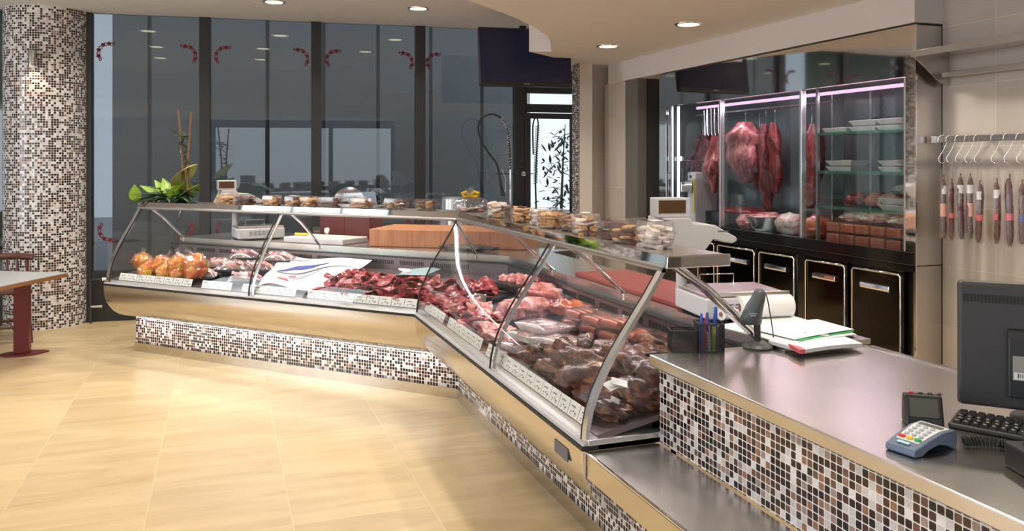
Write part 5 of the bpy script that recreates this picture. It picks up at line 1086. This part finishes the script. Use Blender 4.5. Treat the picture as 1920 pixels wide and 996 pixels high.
part('spray_handle', MB().tube([rel(935, 320), rel(940, 350), rel(944, 368)], [.012, .016, .022], 12), M['black'], t, 60); part('lever', MB().tube([rel(941, 318), rel(948, 335), rel(947, 362)], .004, 8), M['chrome'], t, 60)
part('wall_bracket', MB().tube([rel(930, 326), rel(957, 326), rel(1000, 326)], .005, 8), M['rubber'], t, 60)
b1 = tapx(1006, 395, 8.7); b1.z = .9005; t = thing('spray_tap', 'dark spray hose shape standing in for the tap reflection in the glazed door', 'tap', b1)  # reflection of the tap in the door glass, modelled as solid parts
rel = lambda u, v, F_=8.7: tapx(u, v, F_) - b1
part('riser', MB().tube([(0, 0, 0), rel(1004, 345)], .010, 8), M['rubber'], t, 60); part('spring', coil([rel(1004, 345), rel(1005, 300), rel(1008, 235)], .022, 30, .003), M['rubber'], t, 60); part('hose', MB().tube(smooth_path([rel(1004, 345), rel(1006, 290), rel(1009, 230), rel(1003, 222), rel(999, 240), rel(1000, 290)], 5), .008, 8), M['rubber'], t, 60)
# planted tub outside the door
q = at_d(1052, 372, 9.3); t = thing('potted_shrub', 'dark potted shrub silhouetted outside the glazed door', 'plant', (q[0], q[1], -.02))
part('pot', MB().lathe([(.001, 0), (.16, 0), (.22, 1.02), (.20, 1.02), (.001, .98)], 24), M['darkgrey'], t, 40)
mb = MB()
for j in range(160):
    z = rnd.uniform(1.05, 1.95); rr = .30 * (1 - abs(z - 1.3) / .8) + .03; an = rnd.uniform(0, 6.3); c_ = Vector((rr * rnd.uniform(0, 1) * math.cos(an), rr * rnd.uniform(0, 1) * math.sin(an), z)); leaf(mb, c_, c_ + Vector((rnd.uniform(-.1, .1), rnd.uniform(-.1, .1), rnd.uniform(-.05, .1))), .03, .01, 4)
part('foliage', mb, M['leaf'], t, 60, kind='stuff'); part('stem', MB().tube([(0, 0, .98), (.02, 0, 1.5), (.05, 0, 2.0)], [.02, .012, .004], 8), M['stick'], t, 60)
# heating pipes by the column
for i, (u, lb) in enumerate(((170, 'thin upright steel pipe with valve beside the mosaic column'),)):
    q = at_plane(u, 600, PT(-1, -.10), PT(0, -.10)); t = thing('heating_pipe', lb, 'pipe', (q[0], q[1], 0))
    part('pipe', MB().tube([(0, 0, 0), (0, 0, .40), (.01, 0, .42), (.10, 0, .42)], .010, 10), M['darkgrey'], t, 60); part('valve', MB().tube([(.10, 0, .42), (.15, 0, .42)], [.020, .017], 14), M['alu'], t, 50); part('lower_valve', MB().tube([(.0, 0, .16), (.10, 0, .16)], [.010, .014], 12), M['alu'], t, 50)

# ================================================================ bistro table and chair at the left edge
tz = .665
c_ = at_z(-120, 540, tz); tip = at_z(128, 511, tz); nl = at_z(0, 537, tz); fl_ = at_z(0, 508, tz)
t = thing('bistro_table', 'grey-topped table with wooden rim on a dark red steel pedestal', 'table', (at_z(42, 664, 0)[0], at_z(42, 664, 0)[1], 0))
def ext(a, b, k): return (a[0] + (b[0] - a[0]) * k, a[1] + (b[1] - a[1]) * k)
far2 = ext(tip, fl_, 4.2); near2 = ext(tip, nl, 2.6)
outline = [(near2[0], near2[1]), ext(tip, nl, .5), ext(tip, nl, .12), (tip[0], tip[1]), ext(tip, fl_, .10), ext(tip, fl_, .5), far2]
part('tabletop', MB().slab(outline, tz - .006, tz), M['tabletop'], t, world=True)
cxm = sum(q[0] for q in outline) / len(outline); cym = sum(q[1] for q in outline) / len(outline)
o2 = [(cxm + (x - cxm) * .998, cym + (y - cym) * .998) for x, y in outline]
part('rim', MB().slab(o2, tz - .034, tz - .0065), M['woodrim'], t, world=True, bevel=.003)
part('pedestal', MB().box(-.055, .055, -.05, .05, .012, tz - .0345), M['maroon'], t, bevel=.006)
part('foot_plate', MB().prism([(-.17, -.03), (-.10, -.10), (.0, -.12), (.10, -.09), (.19, .02), (.14, .07), (0, .10), (-.12, .06)], lambda a, b: (a, b, 0), lambda a, b: (a, b, .012)), M['maroon'], t, bevel=.003)
cpos = at_z(6, 640, 0); t = thing('wooden_chair', 'dark wooden spindle-back chair behind the grey-topped table', 'chair', (cpos[0], cpos[1], 0), .25)
part('seat', MB().box(-.21, .21, -.20, .20, .42, .455), M['chairwood'], t, bevel=.012)
for sx in (-1, 1):
    for sy in (-1, 1): part('leg', MB().tube([(sx * .17, sy * .16, .42), (sx * .20, sy * .20, 0)], [.018, .013], 10), M['chairwood'], t, 60)
part('stretcher', MB().tube([(-.19, .17, .14), (.19, .17, .14)], .011, 8), M['chairwood'], t, 60); part('stretcher', MB().tube([(-.19, -.17, .14), (.19, -.17, .14)], .011, 8), M['chairwood'], t, 60)
part('back_rail', MB().tube([(-.25, .17, .70), (-.12, .225, .71), (0, .24, .71), (.12, .225, .71), (.235, .17, .695)], [.024, .028, .03, .03, .03], 12), M['chairwood'], t, 60)
for k in range(6):
    x = -.19 + k * .076; part('spindle', MB().tube([(x * .9, .17, .45), (x, .19 + .03 * (1 - (x / .2) ** 2), .58), (x, .19 + .035 * (1 - (x / .2) ** 2), .695)], [.009, .013, .009], 8), M['chairwood'], t, 60)

# ================================================================ on the till counter
Z0 = .8805
p = at_z(1421, 652, Z0); t = thing('barcode_scanner', 'dark grey handheld scanner standing upright on its round weighted base', 'scanner', (p[0], p[1], Z0), .0)
part('base', MB().lathe([(.001, 0), (.053, 0), (.055, .006), (.046, .016), (.020, .024), (.001, .026)], 30), M['darkgrey'], t, 40)
R_ = Vector((cA, -sA, 0)); B_ = Vector((-sA, -cA, 0))            # right and towards the customer corner
part('stem', MB().tube([(0, 0, .02), R_ * -.004 + Vector((0, 0, .10))], [.011, .013], 12), M['black'], t, 60)
hd = MB(); secs = []
for z, w_, d_, x in ((.085, .030, .020, -.024), (.10, .034, .026, -.026), (.125, .030, .026, -.020), (.155, .026, .026, -.010), (.180, .021, .024, .001), (.200, .018, .020, .006), (.212, .010, .012, .006)):
    secs.append([R_ * (x + 1.2 * w_ * math.cos(a)) + B_ * (1.1 * d_ * math.sin(a)) + Vector((0, 0, z)) for a in [2 * PI * k / 18 for k in range(18)]])
hd.add([q for s_ in secs for q in s_], [(j * 18 + i, j * 18 + (i + 1) % 18, (j + 1) * 18 + (i + 1) % 18, (j + 1) * 18 + i) for j in range(6) for i in range(18)] + [tuple(range(18)), tuple(range(108, 126))])
part('head', hd, P('scanner_grey', (.075, .085, .095), .4), t, 60, label='slate-grey scanner head')
part('logo_plate', MB().add([R_ * x + B_ * .0305 + Vector((0, 0, z)) for x, z in ((-.040, .126), (-.012, .126), (-.012, .129), (-.040, .129))], [(0, 1, 2, 3)]).add([R_ * x + B_ * .0305 + Vector((0, 0, z)) for x, z in ((-.036, .119), (-.016, .119), (-.016, .122), (-.036, .122))], [(0, 1, 2, 3)]), M['alu'], t, label='two light lines of small lettering')
cpts = [R_ * .006 + Vector((0, 0, .205)), R_ * .03 + Vector((0, 0, .19)), R_ * .05 + B_ * -.02 + Vector((0, 0, .12)), R_ * .065 + B_ * -.03 + Vector((0, 0, .04)), R_ * .07 + B_ * -.05 + Vector((0, 0, .003)), R_ * .10 + B_ * -.10 + Vector((0, 0, .003))]
part('cable', MB().tube(smooth_path(cpts, 5), .0022, 7), M['darkgrey'], t, 60)
# wire-mesh pen holder
p = at_z(1311, 657, Z0); an = -.35; t = thing('pen_holder', 'black wire-mesh desk tidy with a low tray and square pen cup', 'pen holder', (p[0], p[1], Z0), an)
def mesh_wall(mb, a, b, z0, z1, step=.0042, r=.0006):
    a, b = Vector(a), Vector(b); L_ = (b - a).length; n = int(L_ / step)
    for i in range(n + 1):
        q = a.lerp(b, i / n); mb.box(q.x - r, q.x + r, q.y - r, q.y + r, z0, z1)
    for k in range(int((z1 - z0) / step) + 1):
        z = z0 + k * step; d = (b - a).normalized() * L_ / 2; c_ = (a + b) / 2; mb.cbox((c_.x, c_.y, z), (L_, 2 * r, 2 * r), math.atan2((b - a).y, (b - a).x))
def mesh_cup(nm, x0, x1, y0, y1, h, par):
    mb = MB(); q = [(x0, y0, 0), (x1, y0, 0), (x1, y1, 0), (x0, y1, 0)]
    for i in range(4): mesh_wall(mb, q[i], q[(i + 1) % 4], .003, h)
    part(nm, mb, M['rubber'], par, kind=None)
    part('rim', MB().tube([(x, y, h) for x, y, _ in q], .0022, 8, closed=True), M['black'], par, 60); part('floor_plate', MB().box(x0, x1, y0, y1, 0, .003), M['black'], par)
mesh_cup('mesh_cup', -.01, .080, -.04, .04, .10, t); mesh_cup('mesh_tray', -.105, -.014, -.035, .045, .075, t)
pens = [(.005, -.02, 'blue', .130, 'blue pen leaning leftmost in the mesh cup'), (.02, .01, 'red', .125, 'red and white pen in the mesh cup'), (.035, -.015, 'white', .135, 'white pen standing in the middle of the mesh cup'), (.055, .012, 'blue', .148, 'thick blue marker, tallest in the mesh cup'), (.045, -.03, 'lime', .085, 'lime-green highlighter low in the mesh cup'), (.03, -.03, 'white', .10, 'short white pen at the front of the mesh cup')]
ca, sa = math.cos(an), math.sin(an)
for i, (x, y, mt, h, lb) in enumerate(pens):
    w0 = (p[0] + x * ca - y * sa, p[1] + x * sa + y * ca, Z0 + .0035); o = thing('pen', lb, 'pen', w0, an, 'pens in the mesh cup'); r = .0065 if mt == 'lime' or h > .14 else .0045
    lean = (.012 * math.sin(i * 2.3), .008 * math.cos(i * 1.7))
    part('barrel', MB().tube([(0, 0, 0), (lean[0] * .7, lean[1] * .7, h * .7)], r, 10), M[mt], o, 60); part('cap', MB().tube([(lean[0] * .7, lean[1] * .7, h * .7), (lean[0], lean[1], h)], [r * 1.12, r * .9], 10), M['blue' if mt == 'white' else ('red' if mt == 'red' else mt)], o, 60)
# papers, clipboard, magazine, rolls
def quad_sheet(pts, z, th, lift=None):
    a, b, c, d = [at_z(u, v, z) for u, v in pts]
    fn = lambda s, t_: tuple(((1 - s) * (1 - t_) * a[k] + s * (1 - t_) * b[k] + s * t_ * c[k] + (1 - s) * t_ * d[k]) for k in range(2)) + (z + (lift(s, t_) if lift else 0),)
    return MB().grid(fn, 12, 8, th), ((a[0] + c[0]) / 2, (a[1] + c[1]) / 2, z)
mb, c_ = quad_sheet(((1342, 612), (1480, 592), (1606, 629), (1480, 648)), .906, .004, lambda s, t_: .004 * math.sin(s * 3) * t_); o = single('paper_stack', mb, M['paper'], 'stack of blank white papers on the end of the rear worktop', 'papers', c_, smooth=60, world=True)
mb, c_ = quad_sheet(((1452, 622), (1540, 608), (1602, 622), (1500, 640)), .9135, .003); t = thing('clipboard', 'green clipboard holding a white sheet on top of the paper stack', 'clipboard', c_); part('board', mb, M['green'], t, world=True)
mb, _c = quad_sheet(((1404, 616), (1532, 600), (1601, 619), (1490, 637)), .9172, .0015, lambda s, t_: .003 * math.sin(s * 2.5)); part('sheet', mb, M['paper'], t, world=True)
q = at_z(1530, 627, .918); part('clip', MB().cbox(q, (.09, .02, .006), -.75), M['alu'], t, world=True, bevel=.002)
mb, c_ = quad_sheet(((1441, 645), (1555, 626), (1617, 651), (1508, 663)), .894, .013, lambda s, t_: .004 * math.sin(PI * s)); t = thing('catalogue', 'folded white catalogue with pink and grey flower pattern at the counter edge', 'magazine', c_); part('pages', mb, M['paper'], t, 60, world=True)
for pts, mt, lb in ((((1500, 647), (1535, 640), (1560, 645), (1520, 654)), 'pinklabel', 'pink patch of pattern'), (((1470, 645), (1520, 634), (1545, 640), (1490, 650)), 'greypaper', 'grey patch of pattern'), (((1560, 645), (1575, 641), (1586, 645), (1570, 650)), 'ink', 'dark mark')):
    mb, _c = quad_sheet(pts, .9005, .001); part('printed_pattern', mb, M[mt], t, world=True, label=lb)
mb, _c = quad_sheet(((1478, 652), (1502, 658), (1510, 663), (1500, 664)), .8985, .014); part('spine', mb, M['pinklabel'], t, world=True)
for u0, u1, v, r, lb in ((1385, 1480, 598, .046, 'thick white roll of wrapping paper lying on the papers'), (1352, 1384, 601, .024, 'thin white paper roll with cardboard core beside the thick roll')):
    a, b = Vector(at_z(u0, v, .9105)), Vector(at_z(u1, v - 5, .9105)); a.z = b.z = 0; L_ = (b - a).length; t = thing('paper_roll', lb, 'paper roll', (a.x, a.y, .9105 + r), math.atan2(b.y - a.y, b.x - a.x))
    part('roll', MB().tube([(0, 0, 0), (L_, 0, 0)], r, 32), M['paper'], t, 50); part('core', MB().tube([(-.001, 0, 0), (0, 0, 0)], r * .42, 20), M['woodrim'], t, 50)
# monitor seen from behind
BL = Vector(at_z(1795, 770, .885)); TL = Vector(at_d(1806, 528, 2.2)); dr = Vector((.70, -.714, 0)); H_ = TL.z - .905
t = thing('till_monitor', 'black flat monitor seen from behind at the right edge of the counter', 'monitor', (BL.x, BL.y, Z0), math.atan2(dr.y, dr.x))
tl = .10
mb = MB(); mb.prism([(-.012, .025), (.025, .025), (.025, H_ + .025), (-.012, H_ + .025)], lambda a, b: (0, a + b * tl * .4, b), lambda a, b: (.46, a + b * tl * .4, b)); part('housing', mb, P('monitor_black', (.042, .042, .047), .42), t, bevel=.010, seg=3)
mb = MB()
for k in range(52): x = .016 + k * .0083; mb.cbox((x, -.0128 + .04 * (H_ - .018), H_ - .018), (.0045, .003, .020), 0, -.04)
part('vent_slots', mb, M['rubber'], t, kind=None)
mb = MB(); mb.prism([(-.030, .06), (-.012, .06), (-.012, .235), (-.022, .235), (-.030, .215)], lambda a, b: (.115, a + b * .04, b), lambda a, b: (.36, a + b * .04, b)); part('back_box', mb, M['slate'] if False else P('monitor_box', (.022, .024, .03), .3), t, bevel=.004)
part('rating_label', MB().cbox((.19, -.031 + .04 * .135, .138), (.13, .001, .062), 0, -.04), P('rating_label_grey', (.33, .33, .30), .5), t); part('barcode_label', MB().cbox((.19, -.0318 + .04 * .122, .118), (.125, .001, .018), 0, -.04), M['paper'], t)
mb = MB()
for k in range(22):
    if k not in (9, 10): mb.cbox((.137 + k * .0045, -.0326 + .04 * .120, .119), (.0012 + .001 * (k % 3 == 0), .0006, .011), 0, -.04)
part('barcode', mb, M['rubber'], t, kind=None)
part('stand_neck', MB().box(.20, .26, -.03, .01, .006, .10), M['black'], t, bevel=.004); part('stand_foot', MB().lathe([(.001, 0), (.11, 0), (.11, .008), (.001, .012)], 28, (.23, .0, 0)), M['black'], t, 40)
# keyboard
a, b = Vector(at_z(1777, 802, Z0)), Vector(at_z(1920, 829, Z0)); dr = (b - a).normalized(); t = thing('keyboard', 'black keyboard with pale-marked keys in front of the monitor', 'keyboard', (a.x, a.y, Z0), math.atan2(dr.y, dr.x))
mb = MB(); mb.prism([(0, 0), (0, .012), (.11, .022), (.11, 0)], lambda a, b: (0, a, b), lambda a, b: (.40, a, b)); part('case', mb, M['darkgrey'], t, bevel=.004)
km = MB().prism([(-.0075, 0), (.0075, 0), (.006, .007), (-.006, .007)], lambda a, b: (-.0075 + 0 * a, a, b), lambda a, b: (.0075, a, b)).mesh('key', M['black']); pm = MB().box(-.003, .004, -.003, -.001, .0072, .0076).box(-.003, .002, .001, .003, .0072, .0076).mesh('key_print', P('key_print', (.6, .55, .35), .5))
for r_ in range(5):
    for k in range(18):
        o = bpy.data.objects.new('key', km); C.objects.link(o); o.parent = t; y = .014 + r_ * .019; o.location = (.018 + k * .0205 + .003 * (r_ % 2), y, .0125 + y * .092); o.rotation_euler = (.09, 0, 0)
        if r_ in (0, 1, 2) and k < 8: o2_ = bpy.data.objects.new('key_print', pm); C.objects.link(o2_); o2_.parent = o
# customer display / charging dock
a = Vector(at_z(1698, 800, Z0)); b = Vector(at_z(1772, 806, Z0)); dr = (b - a).normalized(); L_ = (b - a).length; t = thing('customer_display', 'small black box with slanted dark screen standing behind the card terminal', 'display', (a.x, a.y, Z0), math.atan2(dr.y, dr.x))
mb = MB(); mb.prism([(0, 0), (.005, .02), (.028, .075), (.055, .075), (.065, .0)], lambda p_, q_: (0, p_, q_), lambda p_, q_: (L_, p_, q_)); part('housing', mb, M['black'], t, bevel=.006)
mb = MB(); mb.prism([(.0045, .026), (.0245, .068), (.0265, .067), (.0065, .025)], lambda p_, q_: (.012, p_ - .001, q_), lambda p_, q_: (L_ - .012, p_ - .001, q_)); part('screen', mb, P('dim_screen', (.09, .095, .08), .2), t)
for k in range(4): part('button', MB().cbox((.02 + k * .022, .042, .077), (.010, .008, .004)), M['red' if k == 0 else 'darkgrey'], t)
# card terminal
n0, n1 = Vector(at_z(1716, 862, Z0)), Vector(at_z(1812, 834, Z0)); dr = (n1 - n0).normalized(); sd = Vector((-dr.y, dr.x, 0))
t = thing('card_terminal', 'slate-blue card payment terminal with white keypad and coloured keys', 'card terminal', (n0.x, n0.y, Z0), math.atan2(dr.y, dr.x))
TL_ = .155; prof = [(0, .004), (.005, .0), (.03, .0), (.05, .010), (.085, .018), (.115, .012), (.14, .0), (TL_ - .004, .0), (TL_, .012), (TL_, .034), (.145, .044), (.10, .043), (.05, .031), (.02, .022), (.004, .018)]
def wd(x): return .037 + .006 * min(1, x / .1) 
mb = MB(); m_ = len(prof); vs = [(x, .040 - wd(x), z) for x, z in prof] + [(x, .040 + wd(x), z) for x, z in prof]; mb.add(vs, [tuple(range(m_)), tuple(range(2 * m_ - 1, m_ - 1, -1))] + [(i, (i + 1) % m_, m_ + (i + 1) % m_, m_ + i) for i in range(m_)]); part('body', mb, M['slate'], t, bevel=.005, seg=3)
top = lambda x: (lambda i: prof[i][1] + (prof[i - 1][1] - prof[i][1]) * (x - prof[i][0]) / (prof[i - 1][0] - prof[i][0]))(next(i for i in range(10, m_) if prof[i][0] <= x))
mb = MB().grid(lambda a_, b_: (.030 + a_ * .105, .040 + (b_ - .5) * (.056 + .016 * a_), top(.030 + a_ * .105) + .0016), 8, 2, .002); part('keypad_plate', mb, M['white'], t)
part('display_window', MB().grid(lambda a_, b_: (.112 + a_ * .015, .040 + (b_ - .5) * .058, top(.112 + a_ * .015) + .003), 2, 2, .001), P('lcd_grey', (.16, .17, .15), .2), t)
for r_ in range(4):
    for k in range(3):
        x = .055 + r_ * .0145; part('key', MB().lathe([(.001, .004), (.0045, .0035), (.005, 0), (.001, 0)], 12, (x, .022 + k * .018, top(x) + .0016), sy=1.2), M['greypaper'], t)
for y, mt, lb in ((.060, 'red', 'red cancel key'), (.040, 'yellow', 'yellow correction key'), (.020, 'green', 'green confirm key')): part('key', MB().lathe([(.001, .005), (.006, .004), (.007, 0), (.001, 0)], 14, (.040, y, top(.040) + .0016), sy=1.3), M[mt], t, label=lb)
part('maker_mark', MB().grid(lambda a_, b_: (.012 + a_ * .008, .040 + (b_ - .5) * .030, top(.012 + a_ * .008) + .0045), 2, 4, .001), M['cyanlab'], t, label='small pale blue lettering')
# coiled cable and black cash-drawer box
a = Vector(at_z(1806, 838, Z0)); pts = [Vector((0, 0, .012)), Vector((.035, -.012, .012)), Vector((.07, -.035, .012)), Vector((.085, -.06, .012))]
single('coiled_cable', coil(smooth_path(pts, 4), .0095, 16, .0026), M['rubber'], 'tight black coiled cable behind the card terminal', 'cable', (a.x, a.y, Z0 + .001), smooth=60)
a = Vector(at_z(1882, 872, Z0)); t = thing('black_box', 'low black box with a round knob at the lower right corner', 'box', (a.x + .0, a.y, Z0), -.35)
part('box', MB().box(0, .20, -.30, .0, 0, .055), M['black'], t, bevel=.005); part('knob', MB().blob((.055, -.02, .070), (.022, .022, .02), .05, 1, 1), M['darkgrey'], t, 60)
